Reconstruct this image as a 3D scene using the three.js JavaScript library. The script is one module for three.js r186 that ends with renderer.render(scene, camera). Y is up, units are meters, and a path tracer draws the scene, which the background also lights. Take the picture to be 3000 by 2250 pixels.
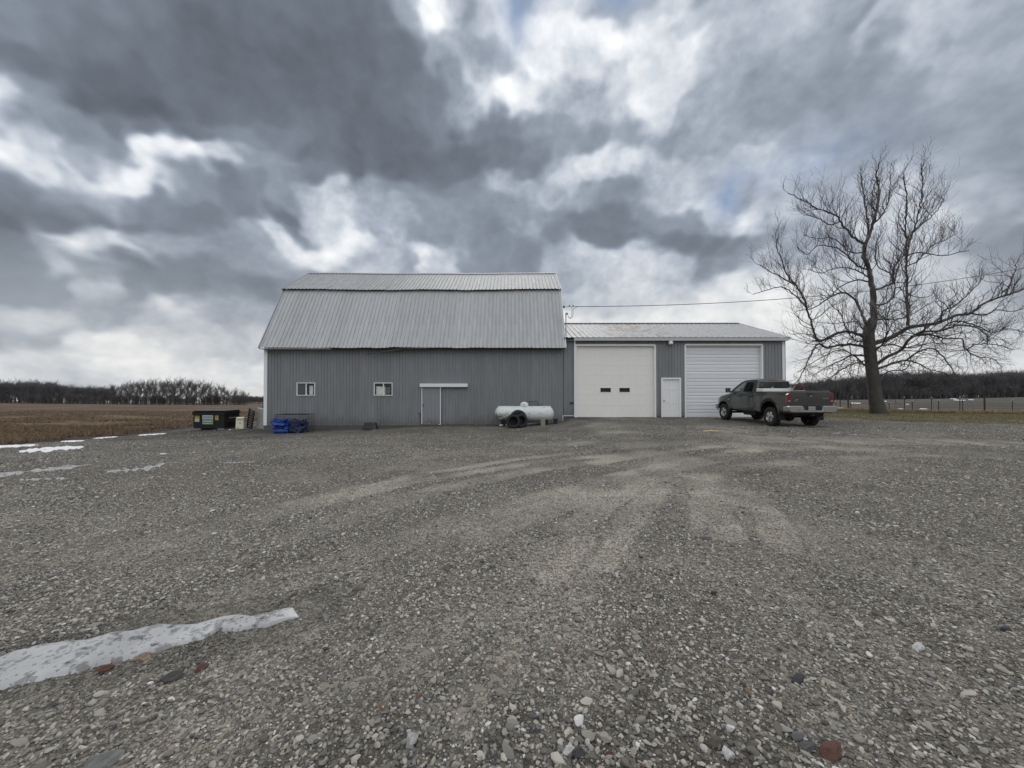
import * as THREE from 'three';
import { mergeGeometries, toCreasedNormals } from 'three/addons/utils/BufferGeometryUtils.js';
import { RoundedBoxGeometry } from 'three/addons/geometries/RoundedBoxGeometry.js';
import { ImprovedNoise } from 'three/addons/math/ImprovedNoise.js';
import { Brush, Evaluator, SUBTRACTION } from 'three-bvh-csg';

// ---------------------------------------------------------------- camera, sun, exposure
const scene = new THREE.Scene();
const CAM_Y = 1.5, FOCAL = 1127;                       // wide phone lens; FOCAL in photo pixels (3000 wide)
const camera = new THREE.PerspectiveCamera(89.9, 4 / 3, 0.05, 3000);
camera.position.set(0, CAM_Y, 0);
camera.rotation.x = Math.atan(15 / FOCAL);
scene.add(camera);
const renderer = new THREE.WebGLRenderer({ antialias: true });
renderer.toneMapping = THREE.LinearToneMapping;
renderer.toneMappingExposure = 1.6;
renderer.shadowMap.enabled = true;
const sun = new THREE.DirectionalLight(new THREE.Color(1, 0.96, 0.9), 0.6);   // veiled by cloud, ahead of the camera
const SUN_AZ = -3, SUN_EL = 37;
sun.position.set(Math.sin(SUN_AZ * Math.PI / 180) * Math.cos(SUN_EL * Math.PI / 180) * 120, Math.sin(SUN_EL * Math.PI / 180) * 120, -Math.cos(SUN_AZ * Math.PI / 180) * Math.cos(SUN_EL * Math.PI / 180) * 120);
sun.target.position.set(0, 0, -20);
sun.position.add(sun.target.position);
sun.castShadow = true; sun.shadow.radius = 60; sun.shadow.mapSize.set(4096, 4096);
Object.assign(sun.shadow.camera, { left: -60, right: 60, top: 60, bottom: -60, near: 1, far: 400 });
scene.add(sun, sun.target);

// ---------------------------------------------------------------- random numbers and noise
function mulberry(a) { return () => { a = (a + 0x6d2b79f5) | 0; let t = Math.imul(a ^ (a >>> 15), 1 | a); t = (t + Math.imul(t ^ (t >>> 7), 61 | t)) ^ t; return ((t ^ (t >>> 14)) >>> 0) / 4294967296; }; }
const hash2 = (x, y) => { let h = Math.imul(x | 0, 374761393) + Math.imul(y | 0, 668265263); h = Math.imul(h ^ (h >>> 13), 1274126177); return ((h ^ (h >>> 16)) >>> 0) / 4294967296; };
const smooth = (a, b, x) => { const t = Math.min(1, Math.max(0, (x - a) / (b - a))); return t * t * (3 - 2 * t); };
const mix = (a, b, t) => a + (b - a) * t, clamp = (x, a, b) => Math.min(b, Math.max(a, x));
function vnoise(x, y) {
  const xi = Math.floor(x), yi = Math.floor(y), fx = x - xi, fy = y - yi, u = fx * fx * fx * (fx * (fx * 6 - 15) + 10), v = fy * fy * fy * (fy * (fy * 6 - 15) + 10);
  return mix(mix(hash2(xi, yi), hash2(xi + 1, yi), u), mix(hash2(xi, yi + 1), hash2(xi + 1, yi + 1), u), v);
}
function fbm(x, y, n = 4, gain = 0.5) { let s = 0, a = 1, t = 0; for (let i = 0; i < n; i++) { s += a * vnoise(x, y); t += a; a *= gain; const nx = x * 1.62 - y * 1.18 + 17.3; y = x * 1.18 + y * 1.62 + 5.1; x = nx; } return s / t; }
const lin = (c) => { c /= 255; return c <= 0.04045 ? c / 12.92 : Math.pow((c + 0.055) / 1.055, 2.4); };
const piece = (table) => (x) => { if (x <= table[0][0]) return table[0][1]; for (let i = 1; i < table.length; i++) if (x <= table[i][0]) return mix(table[i - 1][1], table[i][1], (x - table[i - 1][0]) / (table[i][0] - table[i - 1][0])); return table[table.length - 1][1]; };

// ---------------------------------------------------------------- sky: a broken deck of grey cloud
const CLOUDS = [ // [azimuth, elevation in degrees, brightness as sRGB grey] of the cloud deck, one line per band of sky
  [-53.5, 31.4, 135], [-50.5, 33.1, 132], [-47.2, 34.9, 128], [-43.4, 36.7, 125], [-39, 38.5, 112], [-34, 40.4, 105], [-28.4, 42.1, 110], [-22, 43.5, 116], [-17.5, 44.4, 125], [-15.1, 44.7, 180], [-12.7, 45, 245], [-10.2, 45.3, 225], [-7.7, 45.5, 172], [-5.1, 45.6, 165], [-3.1, 45.7, 195], [-1, 45.7, 200], [1, 45.7, 150], [3.6, 45.7, 150], [6.2, 45.5, 205], [10.2, 45.3, 220], [12.7, 45, 190], [15.1, 44.7, 155], [17.5, 44.4, 165], [19.8, 44, 170], [22.5, 43.4, 200], [26.3, 42.6, 155], [30.3, 41.5, 172], [34, 40.4, 187], [37.4, 39.2, 180], [40.5, 37.9, 170], [43.4, 36.7, 165], [47.2, 34.9, 185], [50.5, 33.1, 175], [53.5, 31.4, 168],
  [-53.4, 29.1, 115], [-50.5, 30.7, 118], [-47.1, 32.4, 120], [-43.3, 34.2, 115], [-39, 36, 105], [-34, 37.8, 105], [-28.3, 39.4, 105], [-22, 40.9, 109], [-17.5, 41.7, 115], [-15.1, 42, 150], [-12.4, 42.4, 240], [-10.7, 42.5, 255], [-8.2, 42.8, 215], [-5.1, 42.9, 150], [-2.6, 43, 170], [0, 43, 220], [2.6, 43, 195], [5.1, 42.9, 225], [10.2, 42.6, 235], [15.1, 42, 235], [19.8, 41.3, 218], [24.2, 40.4, 192], [28.3, 39.4, 185], [32.2, 38.3, 175], [35.7, 37.2, 165], [39, 36, 155], [41.9, 34.8, 150], [44.7, 33.6, 192], [47.1, 32.4, 190], [50.5, 30.7, 180], [53.4, 29.1, 165],
  [-53.4, 26.7, 130], [-51.5, 27.7, 110], [-47.1, 29.9, 108], [-43.3, 31.5, 108], [-38.9, 33.3, 108], [-33.9, 35, 112], [-28.3, 36.6, 108], [-22, 38, 108], [-15.1, 39.2, 112], [-10.2, 39.7, 165], [-7.7, 39.9, 185], [-5.1, 40, 165], [-2.6, 40.1, 150], [0, 40.1, 165], [2.6, 40.1, 225], [5.1, 40, 220], [10.2, 39.7, 220], [15.1, 39.2, 200], [19.7, 38.4, 210], [24.2, 37.6, 230], [26.7, 37, 200], [30.2, 36.1, 170], [33.9, 35, 155], [38.9, 33.3, 150], [43.3, 31.5, 153], [47.1, 29.9, 150], [50.5, 28.2, 160], [53.4, 26.7, 160],
  [-53.4, 24.2, 225], [-51.8, 24.9, 200], [-50.4, 25.6, 140], [-47.1, 27.1, 105], [-43.3, 28.7, 100], [-38.9, 30.4, 110], [-33.9, 32, 112], [-28.3, 33.5, 108], [-22, 34.9, 105], [-15, 36, 112], [-10.2, 36.5, 125], [-6.1, 36.8, 160], [-3.6, 36.9, 235], [-1, 37, 255], [1.5, 37, 235], [4.1, 36.9, 200], [7.7, 36.7, 190], [12.6, 36.3, 170], [17.4, 35.7, 190], [19.7, 35.3, 225], [23.3, 34.7, 222], [27.5, 33.7, 172], [32.1, 32.5, 150], [37.3, 30.9, 145], [41.9, 29.3, 145], [45.9, 27.7, 145], [49.4, 26.1, 145], [53.4, 24.2, 150],
  [-53.3, 21.6, 235], [-51.9, 22.2, 190], [-50.4, 22.9, 135], [-48.2, 23.8, 150], [-45.8, 24.8, 140], [-43.2, 25.8, 115], [-38.9, 27.3, 115], [-35.6, 28.3, 130], [-32.1, 29.3, 125], [-28.2, 30.3, 112], [-21.9, 31.6, 105], [-15, 32.6, 105], [-7.6, 33.3, 110], [-2.6, 33.5, 130], [2.6, 33.5, 150], [7.6, 33.3, 145], [12.6, 32.9, 140], [17.4, 32.3, 150], [24.1, 31.2, 150], [28.2, 30.3, 160], [33.9, 28.8, 165], [38.9, 27.3, 160], [41.8, 26.3, 155], [45.8, 24.8, 150], [49.3, 23.3, 150], [53.3, 21.6, 148],
  [-53.3, 19.4, 225], [-51.4, 20.2, 235], [-49.9, 20.8, 220], [-48.2, 21.5, 180], [-46.3, 22.2, 225], [-44, 23, 230], [-42.4, 23.6, 225], [-40.3, 24.2, 230], [-38.2, 24.9, 245], [-37.1, 25.2, 190], [-34.9, 25.8, 140], [-32, 26.6, 150], [-29.4, 27.2, 150], [-26.2, 27.9, 125], [-21.9, 28.7, 110], [-15, 29.7, 108], [-7.6, 30.3, 112], [-2.6, 30.5, 118], [2.6, 30.5, 125], [6.1, 30.4, 160], [9.1, 30.2, 200], [12.6, 29.9, 225], [17.4, 29.4, 215], [21.9, 28.7, 180], [26.2, 27.9, 185], [30.2, 27, 192], [33.8, 26.1, 190], [38.8, 24.7, 180], [43.2, 23.3, 170], [47, 21.9, 160], [50.4, 20.6, 155], [53.3, 19.4, 150],
  [-53.3, 17.2, 125], [-51.4, 17.9, 125], [-49.3, 18.7, 150], [-47, 19.5, 160], [-44.5, 20.3, 140], [-41.8, 21.1, 130], [-38.8, 22, 140], [-35.6, 22.9, 125], [-32, 23.7, 130], [-29.4, 24.3, 150], [-26.2, 24.9, 190], [-24.1, 25.3, 205], [-19.7, 26, 160], [-15, 26.6, 140], [-7.6, 27.2, 130], [-2.6, 27.4, 175], [2.6, 27.4, 165], [7.6, 27.2, 170], [12.6, 26.8, 160], [17.4, 26.3, 145], [21.9, 25.7, 170], [24.9, 25.2, 198], [27.8, 24.6, 190], [29.8, 24.2, 165], [33.8, 23.3, 190], [38.8, 22, 190], [43.2, 20.7, 180], [47, 19.5, 175], [50.3, 18.3, 175], [53.3, 17.2, 170],
  [-53.2, 15.5, 115], [-50.3, 16.5, 120], [-47, 17.6, 125], [-43.1, 18.7, 122], [-38.8, 19.9, 125], [-33.8, 21.1, 125], [-28.2, 22.3, 120], [-24.9, 22.8, 190], [-21.9, 23.3, 190], [-17.4, 23.9, 165], [-10.1, 24.6, 140], [-2.6, 24.9, 140], [2.6, 24.9, 150], [7.6, 24.7, 140], [12.6, 24.4, 125], [17.4, 23.9, 120], [21.9, 23.3, 135], [26.2, 22.6, 165], [30.1, 21.9, 205], [33.8, 21.1, 190], [38.8, 19.9, 190], [43.1, 18.7, 200], [47, 17.6, 195], [49.2, 16.9, 200], [51.3, 16.2, 190], [53.2, 15.5, 175],
  [-53.2, 13.2, 130], [-50.3, 14.1, 150], [-48.6, 14.6, 215], [-46.9, 15, 195], [-44.5, 15.6, 225], [-43.1, 16, 170], [-40.3, 16.7, 160], [-37.2, 17.4, 150], [-33.8, 18.1, 160], [-31.2, 18.5, 215], [-28.9, 19, 230], [-26.1, 19.4, 225], [-24, 19.7, 225], [-21.4, 20.1, 225], [-18.7, 20.4, 170], [-12.6, 21, 140], [-5.1, 21.3, 135], [2.6, 21.4, 170], [7.6, 21.3, 130], [15, 20.8, 118], [21.9, 20, 118], [26.1, 19.4, 122], [30.1, 18.8, 130], [33.8, 18.1, 140], [38.8, 17, 150], [43.1, 16, 165], [46.9, 15, 180], [49.2, 14.4, 180], [51.3, 13.8, 150], [53.2, 13.2, 140],
  [-53.2, 10.9, 135], [-50.3, 11.6, 170], [-48.1, 12.1, 150], [-44.4, 12.9, 125], [-40.2, 13.8, 130], [-35.5, 14.6, 150], [-30.1, 15.5, 150], [-24, 16.3, 190], [-19.6, 16.8, 190], [-15, 17.2, 160], [-12.6, 17.4, 215], [-10.1, 17.5, 190], [-5.1, 17.7, 135], [2.6, 17.8, 135], [7.6, 17.6, 170], [12.6, 17.4, 185], [17.3, 17, 200], [21.8, 16.6, 185], [26.1, 16.1, 140], [30.1, 15.5, 150], [35.5, 14.6, 170], [40.2, 13.8, 180], [44.4, 12.9, 190], [48.1, 12.1, 190], [51.3, 11.3, 150], [53.2, 10.9, 140],
  [-53.2, 8.8, 130], [-50.2, 9.4, 130], [-46.9, 10, 185], [-44.4, 10.5, 125], [-40.2, 11.2, 120], [-35.5, 11.9, 130], [-30.1, 12.6, 140], [-24, 13.3, 170], [-15, 14, 170], [-5.1, 14.4, 150], [7.6, 14.4, 155], [11.1, 14.2, 185], [15, 14, 210], [19.6, 13.7, 215], [24, 13.3, 195], [30.1, 12.6, 215], [35.5, 11.9, 215], [40.2, 11.2, 205], [44.4, 10.5, 200], [48.1, 9.8, 190], [51.3, 9.2, 160], [53.2, 8.8, 150],
  [-53.2, 6.7, 180], [-50.2, 7.1, 190], [-46.9, 7.6, 170], [-44.4, 8, 165], [-42.2, 8.2, 180], [-40.2, 8.5, 205], [-37.1, 8.9, 170], [-33.7, 9.2, 165], [7.6, 11, 215], [14.9, 10.7, 220], [21.8, 10.3, 225], [28.1, 9.8, 225], [33.7, 9.2, 215], [38.7, 8.7, 210], [44.4, 8, 205], [49.1, 7.3, 195], [53.2, 6.7, 180],
  [-53.1, 4.3, 160], [-51.2, 4.5, 170], [-49.1, 4.7, 160], [-46.8, 4.9, 210], [-44.4, 5.1, 215], [-41.6, 5.3, 190], [-38.7, 5.5, 190], [-35.4, 5.8, 200], [-33.3, 5.9, 190], [37.1, 5.7, 215], [44.4, 5.1, 210], [49.1, 4.7, 205], [53.1, 4.3, 195],
  [-53.1, 1.8, 205], [-50.2, 2, 210], [-46.8, 2.1, 205], [-43, 2.2, 220], [-38.6, 2.4, 215], [-33.7, 2.5, 215], [0, 3, 215], [37, 2.4, 215], [44.3, 2.2, 210], [49.1, 2, 210], [53.1, 1.8, 205],
];
const BLUE = [[1, 44.7, 2.6, 3.2, 0.75], [3.2, 46, 2.5, 2, 0.6], [17, 45.6, 3.5, 1.5, 0.75], [29.4, 24.6, 2.6, 1.9, 1], [31.2, 23.6, 1.8, 1.0, 0.6], [39.5, 24.5, 5, 2.6, 0.4], [34.5, 25.2, 3, 1.2, 0.3]];  // gaps of clear blue: azimuth, elevation, half sizes, strength
const perlin = new ImprovedNoise();
{
  const AZ0 = -68, EL0 = -2, STEP = 0.5, NA = 273, NE = 116, grid = new Float32Array(NA * NE);
  for (let j = 0; j < NE; j++) for (let i = 0; i < NA; i++) {
    const az = AZ0 + i * STEP, el = EL0 + j * STEP, ca = Math.cos(el * Math.PI / 180);
    let s = 0, t = 0;
    for (const [a, e, v] of CLOUDS) { const dx = (az - a) * ca, dy = (el - e) * 1.35, w = 1 / Math.pow(dx * dx + dy * dy + 0.9, 2.3); s += w * v; t += w; }
    grid[j * NA + i] = s / t;
  }
  const at = (az, el) => {
    const x = clamp((az - AZ0) / STEP, 0, NA - 1.001), y = clamp((el - EL0) / STEP, 0, NE - 1.001), i = Math.floor(x), j = Math.floor(y), u = x - i, v = y - j;
    return mix(mix(grid[j * NA + i], grid[j * NA + i + 1], u), mix(grid[(j + 1) * NA + i], grid[(j + 1) * NA + i + 1], u), v);
  };
  const cloud = (x, y, z, f, n, gain, off) => { let s = 0, a = 1, t = 0; for (let i = 0; i < n; i++) { s += a * perlin.noise(x * f + off, y * f + off * 1.7, z * f - off); t += a; a *= gain; f *= 2.07; off += 3.3; } return s / t; };
  const W = 3072, H = 1536, data = new Float32Array(W * H * 4), sd = new THREE.Vector3().copy(sun.position).sub(sun.target.position).normalize();
  for (let r = 0; r < H; r++) {
    const up = ((r + 0.5) / H - 0.5) * Math.PI, el = up * 180 / Math.PI, y = Math.sin(up), cu = Math.cos(up);
    for (let c = 0; c < W; c++) {
      const o = (r * W + c) * 4, round = ((c + 0.5) / W - 0.5) * 2 * Math.PI;
      data[o + 3] = 1;
      if (el < -1) { data[o] = 0.43; data[o + 1] = 0.43; data[o + 2] = 0.42; continue; }
      const x = Math.cos(round) * cu, z = Math.sin(round) * cu, yy = Math.pow(Math.max(0, y), 0.85) * 1.2;   // the deck thins to long bands towards the horizon
      const az = Math.atan2(x, -z) * 180 / Math.PI;
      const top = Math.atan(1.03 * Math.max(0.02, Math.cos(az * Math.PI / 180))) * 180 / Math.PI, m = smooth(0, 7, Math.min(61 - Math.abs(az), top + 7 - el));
      const away = 1 - (x * sd.x + y * sd.y + z * sd.z);                                 // unseen cloud away from the sun, brightened to light the building fronts
      let far = 160 + 150 * cloud(x, yy, z, 2.4, 6, 0.5, 51.9), v, w1 = 0, w2 = 0, n3 = 0;     // clouds of the deck all round
      far = mix(200, clamp(far, 110, 235) + 12 * smooth(0.5, 1, y), smooth(1, 9, el)); v = far;
      if (m > 0) {
        w1 = cloud(x, yy, z, 5, 4, 0.55, 4.1); w2 = cloud(x, yy, z, 5, 4, 0.55, 17.7); n3 = cloud(x + w1 * 0.05, yy + w2 * 0.05, z, 9, 5, 0.58, 29.3);
        const flat = mix(0.35, 1, smooth(1, 25, el)), near = at(az + w1 * 8, el + w2 * 7 * flat), fine = cloud(x + n3 * 0.03, yy + w1 * 0.03, z, 34, 3, 0.6, 71.3), rough = smooth(120, 190, near) * mix(1, 0.6, smooth(205, 240, near));
        v = mix(far, near + n3 * mix(18, 60, rough) * mix(0.7, 1, flat) + fine * mix(5, 22, rough) * flat, m);
      }
      v = clamp(mix(Math.max(v, 152 + 14 * n3), v, smooth(8, 14, el)), 95, 252);
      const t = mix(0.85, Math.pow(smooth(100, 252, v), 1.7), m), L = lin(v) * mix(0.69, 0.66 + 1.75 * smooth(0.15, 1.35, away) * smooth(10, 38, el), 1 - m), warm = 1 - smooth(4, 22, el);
      let R = L * mix(0.86, 0.98, t), G = L * mix(0.995, 1.005, t), B = L * mix(1.21, 1.03, t);
      R *= 1 + 0.035 * warm; B *= 1 - 0.06 * warm;
      let blue = 0;
      if (m > 0) for (const [a, e, da, de, s] of BLUE) { const q = ((az - a + w1 * 3) / da) ** 2 + ((el - e + w2 * 3) / de) ** 2; if (q < 6) blue = Math.max(blue, s * Math.exp(-q) * smooth(-0.5, 0.05, n3)); }
      data[o] = mix(R, 0.15, blue); data[o + 1] = mix(G, 0.21, blue); data[o + 2] = mix(B, 0.33, blue);
    }
  }
  const sky = new THREE.DataTexture(data, W, H, THREE.RGBAFormat, THREE.FloatType);
  sky.mapping = THREE.EquirectangularReflectionMapping; sky.magFilter = THREE.LinearFilter; sky.needsUpdate = true;
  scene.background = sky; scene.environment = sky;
}

// ---------------------------------------------------------------- building blocks
const used = new Map();
const numbered = (n) => { const k = used.get(n) ?? 0; used.set(n, k + 1); return k ? n + '_' + String(k).padStart(3, '0') : n; };
function tag(o, label, category, group) { o.userData.label = label; o.userData.category = category; if (group) o.userData.group = group; return o; }
function thing(name, label, category, [x, y, z] = [0, 0, 0], turn = 0, group) {
  const o = new THREE.Group(); o.name = numbered(name); o.position.set(x, y, z); o.rotation.y = turn; scene.add(o); return tag(o, label, category, group);
}
function part(parent, name, geo, mat, at, turn) {
  const m = new THREE.Mesh(Array.isArray(geo) ? mergeGeometries(geo.map(plain)) : geo, mat); m.name = name;
  if (at) m.position.set(...at); if (turn) m.rotation.set(...turn);
  parent.add(m); return m;
}
function single(name, geo, mat, label, category, at = [0, 0, 0], turn, group) { const m = part(scene, numbered(name), geo, mat, at, turn); return tag(m, label, category, group); }
function structure(name, geo, mat) { const m = part(scene, name, geo, mat); m.userData.kind = 'structure'; return m; }
const plain = (g) => { let q = g.index ? g.toNonIndexed() : g.clone(); for (const k of Object.keys(q.attributes)) if (!['position', 'normal', 'uv'].includes(k)) q.deleteAttribute(k); if (!q.attributes.uv) q.setAttribute('uv', new THREE.BufferAttribute(new Float32Array(q.attributes.position.count * 2), 2)); return q; };
const box = (w, h, d, x = 0, y = 0, z = 0) => new THREE.BoxGeometry(w, h, d).translate(x, y, z);
const rbox = (w, h, d, r, x = 0, y = 0, z = 0, s = 2) => new RoundedBoxGeometry(w, h, d, s, r).translate(x, y, z);
const cyl = (r0, r1, h, n = 16, x = 0, y = 0, z = 0) => new THREE.CylinderGeometry(r0, r1, h, n).translate(x, y, z);
const cylX = (r, l, n, x, y, z) => new THREE.CylinderGeometry(r, r, l, n).rotateZ(Math.PI / 2).translate(x, y, z);
const bar = (a, b, r, n = 6) => { const A = new THREE.Vector3(...a), B = new THREE.Vector3(...b), d = B.clone().sub(A), g = new THREE.CylinderGeometry(r, r, d.length(), n); g.applyQuaternion(new THREE.Quaternion().setFromUnitVectors(new THREE.Vector3(0, 1, 0), d.normalize())); const c = A.add(B).multiplyScalar(0.5); return g.translate(c.x, c.y, c.z); };
const tube = (pts, r, seg = 24, n = 6) => new THREE.TubeGeometry(new THREE.CatmullRomCurve3(pts.map((p) => new THREE.Vector3(...p))), seg, r, n);
const mat = (r, g, b, rough = 0.8, more = {}) => { const m = new THREE.MeshStandardMaterial({ roughness: rough, ...more }); m.color.setRGB(r, g, b); return m; };
const phys = (r, g, b, rough, more = {}) => { const m = new THREE.MeshPhysicalMaterial({ roughness: rough, ...more }); m.color.setRGB(r, g, b); return m; };
const pane = (r, g, b, rough = 0.03) => phys(r, g, b, rough, { transmission: 1, thickness: 0, ior: 1.5, specularIntensity: 0.6 });
// a tiling grey texture from f(u, v) in 0..1
function tex(w, h, f, { srgb = false, repeat = true, rgb = false } = {}) {
  const d = new Uint8Array(w * h * 4);
  for (let y = 0; y < h; y++) for (let x = 0; x < w; x++) { const v = f((x + 0.5) / w, (y + 0.5) / h), o = (y * w + x) * 4; if (rgb) for (let c = 0; c < 3; c++) d[o + c] = clamp(v[c], 0, 1) * 255; else d[o] = d[o + 1] = d[o + 2] = clamp(v, 0, 1) * 255; d[o + 3] = 255; }
  const t = new THREE.DataTexture(d, w, h); t.magFilter = THREE.LinearFilter; t.minFilter = THREE.LinearFilter; if (repeat) t.wrapS = t.wrapT = THREE.RepeatWrapping; if (srgb) t.colorSpace = THREE.SRGBColorSpace; t.needsUpdate = true; return t;
}
// noise that repeats after p cells
function pnoise(x, y, p) { const xi = Math.floor(x), yi = Math.floor(y), fx = x - xi, fy = y - yi, u = fx * fx * (3 - 2 * fx), v = fy * fy * (3 - 2 * fy), q = (a) => ((a % p) + p) % p; return mix(mix(hash2(q(xi), q(yi) + 91), hash2(q(xi + 1), q(yi) + 91), u), mix(hash2(q(xi), q(yi + 1) + 91), hash2(q(xi + 1), q(yi + 1) + 91), u), v); }
const pfbm = (u, v, p, n = 4) => { let s = 0, a = 1, t = 0; for (let i = 0; i < n; i++) { s += a * pnoise(u * p, v * p, p); t += a; a *= 0.55; p *= 2; } return s / t; };
// collects tubes and quads into one geometry
class Acc {
  constructor(colored = false) { this.p = []; this.n = []; this.i = []; this.u = []; this.c = colored ? [] : null; }
  tube(pts, rad, sides, color, v0 = 0) {
    const base = this.p.length / 3, T = new THREE.Vector3(), N = new THREE.Vector3(), B = new THREE.Vector3(), q = new THREE.Vector3();
    N.set(0.31, 0.2, 0.93); let len = v0;
    for (let k = 0; k < pts.length; k++) {
      T.copy(pts[Math.min(k + 1, pts.length - 1)]).sub(pts[Math.max(k - 1, 0)]).normalize();
      N.addScaledVector(T, -N.dot(T)); if (N.lengthSq() < 1e-6) N.set(T.y, -T.x, 0.1).addScaledVector(T, -T.dot(q.set(T.y, -T.x, 0.1))); N.normalize(); B.crossVectors(T, N);
      if (k) len += pts[k].distanceTo(pts[k - 1]);
      for (let s = 0; s <= sides; s++) {
        const a = s / sides * Math.PI * 2, ca = Math.cos(a), sa = Math.sin(a), nx = N.x * ca + B.x * sa, ny = N.y * ca + B.y * sa, nz = N.z * ca + B.z * sa, r = typeof rad[k] === 'function' ? rad[k](a) : rad[k];
        this.p.push(pts[k].x + nx * r, pts[k].y + ny * r, pts[k].z + nz * r); this.n.push(nx, ny, nz); this.u.push(s / sides, len);
        if (this.c) { const cc = color(pts[k], a, r); this.c.push(cc[0], cc[1], cc[2]); }
      }
      if (k) for (let s = 0; s < sides; s++) { const a = base + (k - 1) * (sides + 1) + s, b = a + 1, c = a + sides + 1, d = c + 1; this.i.push(a, b, c, b, d, c); }
    }
  }
  quad(a, b, c, d, color) { this.tri(a, b, c, color); this.tri(a, c, d, color); }
  tri(a, b, c, color) {
    const e = new THREE.Vector3().subVectors(b, a).cross(new THREE.Vector3().subVectors(c, a)).normalize(), base = this.p.length / 3;
    for (const q of [a, b, c]) { this.p.push(q.x, q.y, q.z); this.n.push(e.x, e.y, e.z); this.u.push(0, 0); if (this.c) this.c.push(...color); }
    this.i.push(base, base + 1, base + 2);
  }
  geo() {
    const g = new THREE.BufferGeometry();
    g.setAttribute('position', new THREE.Float32BufferAttribute(this.p, 3)); g.setAttribute('normal', new THREE.Float32BufferAttribute(this.n, 3)); g.setAttribute('uv', new THREE.Float32BufferAttribute(this.u, 2));
    if (this.c) g.setAttribute('color', new THREE.Float32BufferAttribute(this.c, 3));
    g.setIndex(this.i); return g;
  }
}

// ---------------------------------------------------------------- terrain
const WALL_Z = -22.2;
const along = piece([[-40, -1.1], [-21, -1.02], [-14.3, -0.9], [-8.2, -0.76], [-5.1, -0.54], [0.6, -0.52], [2.7, -0.4], [3.5, -0.19], [5, -0.125], [16, -0.12], [25, -0.16], [45, -0.35]]);
const fall = piece([[-3, 0.012], [-1.33, 0.0164], [-0.64, 0.0288], [0, 0.024], [0.84, 0.0175], [1.33, 0.0087], [3, 0.006]]);
function ground(x, z) {
  const d = -z, r = Math.hypot(x, z);
  let h = along(x) * smooth(3.5, 21.5, Math.max(d, r * 0.62));
  if (r > 27) h -= (z < 0 ? fall(x / Math.max(0.2, d)) : 0.008) * (r - 27) * smooth(27, 50, r);
  return h + (fbm(x * 0.35, z * 0.35, 2) - 0.5) * 0.05 * smooth(0.5, 6, r);
}
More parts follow.
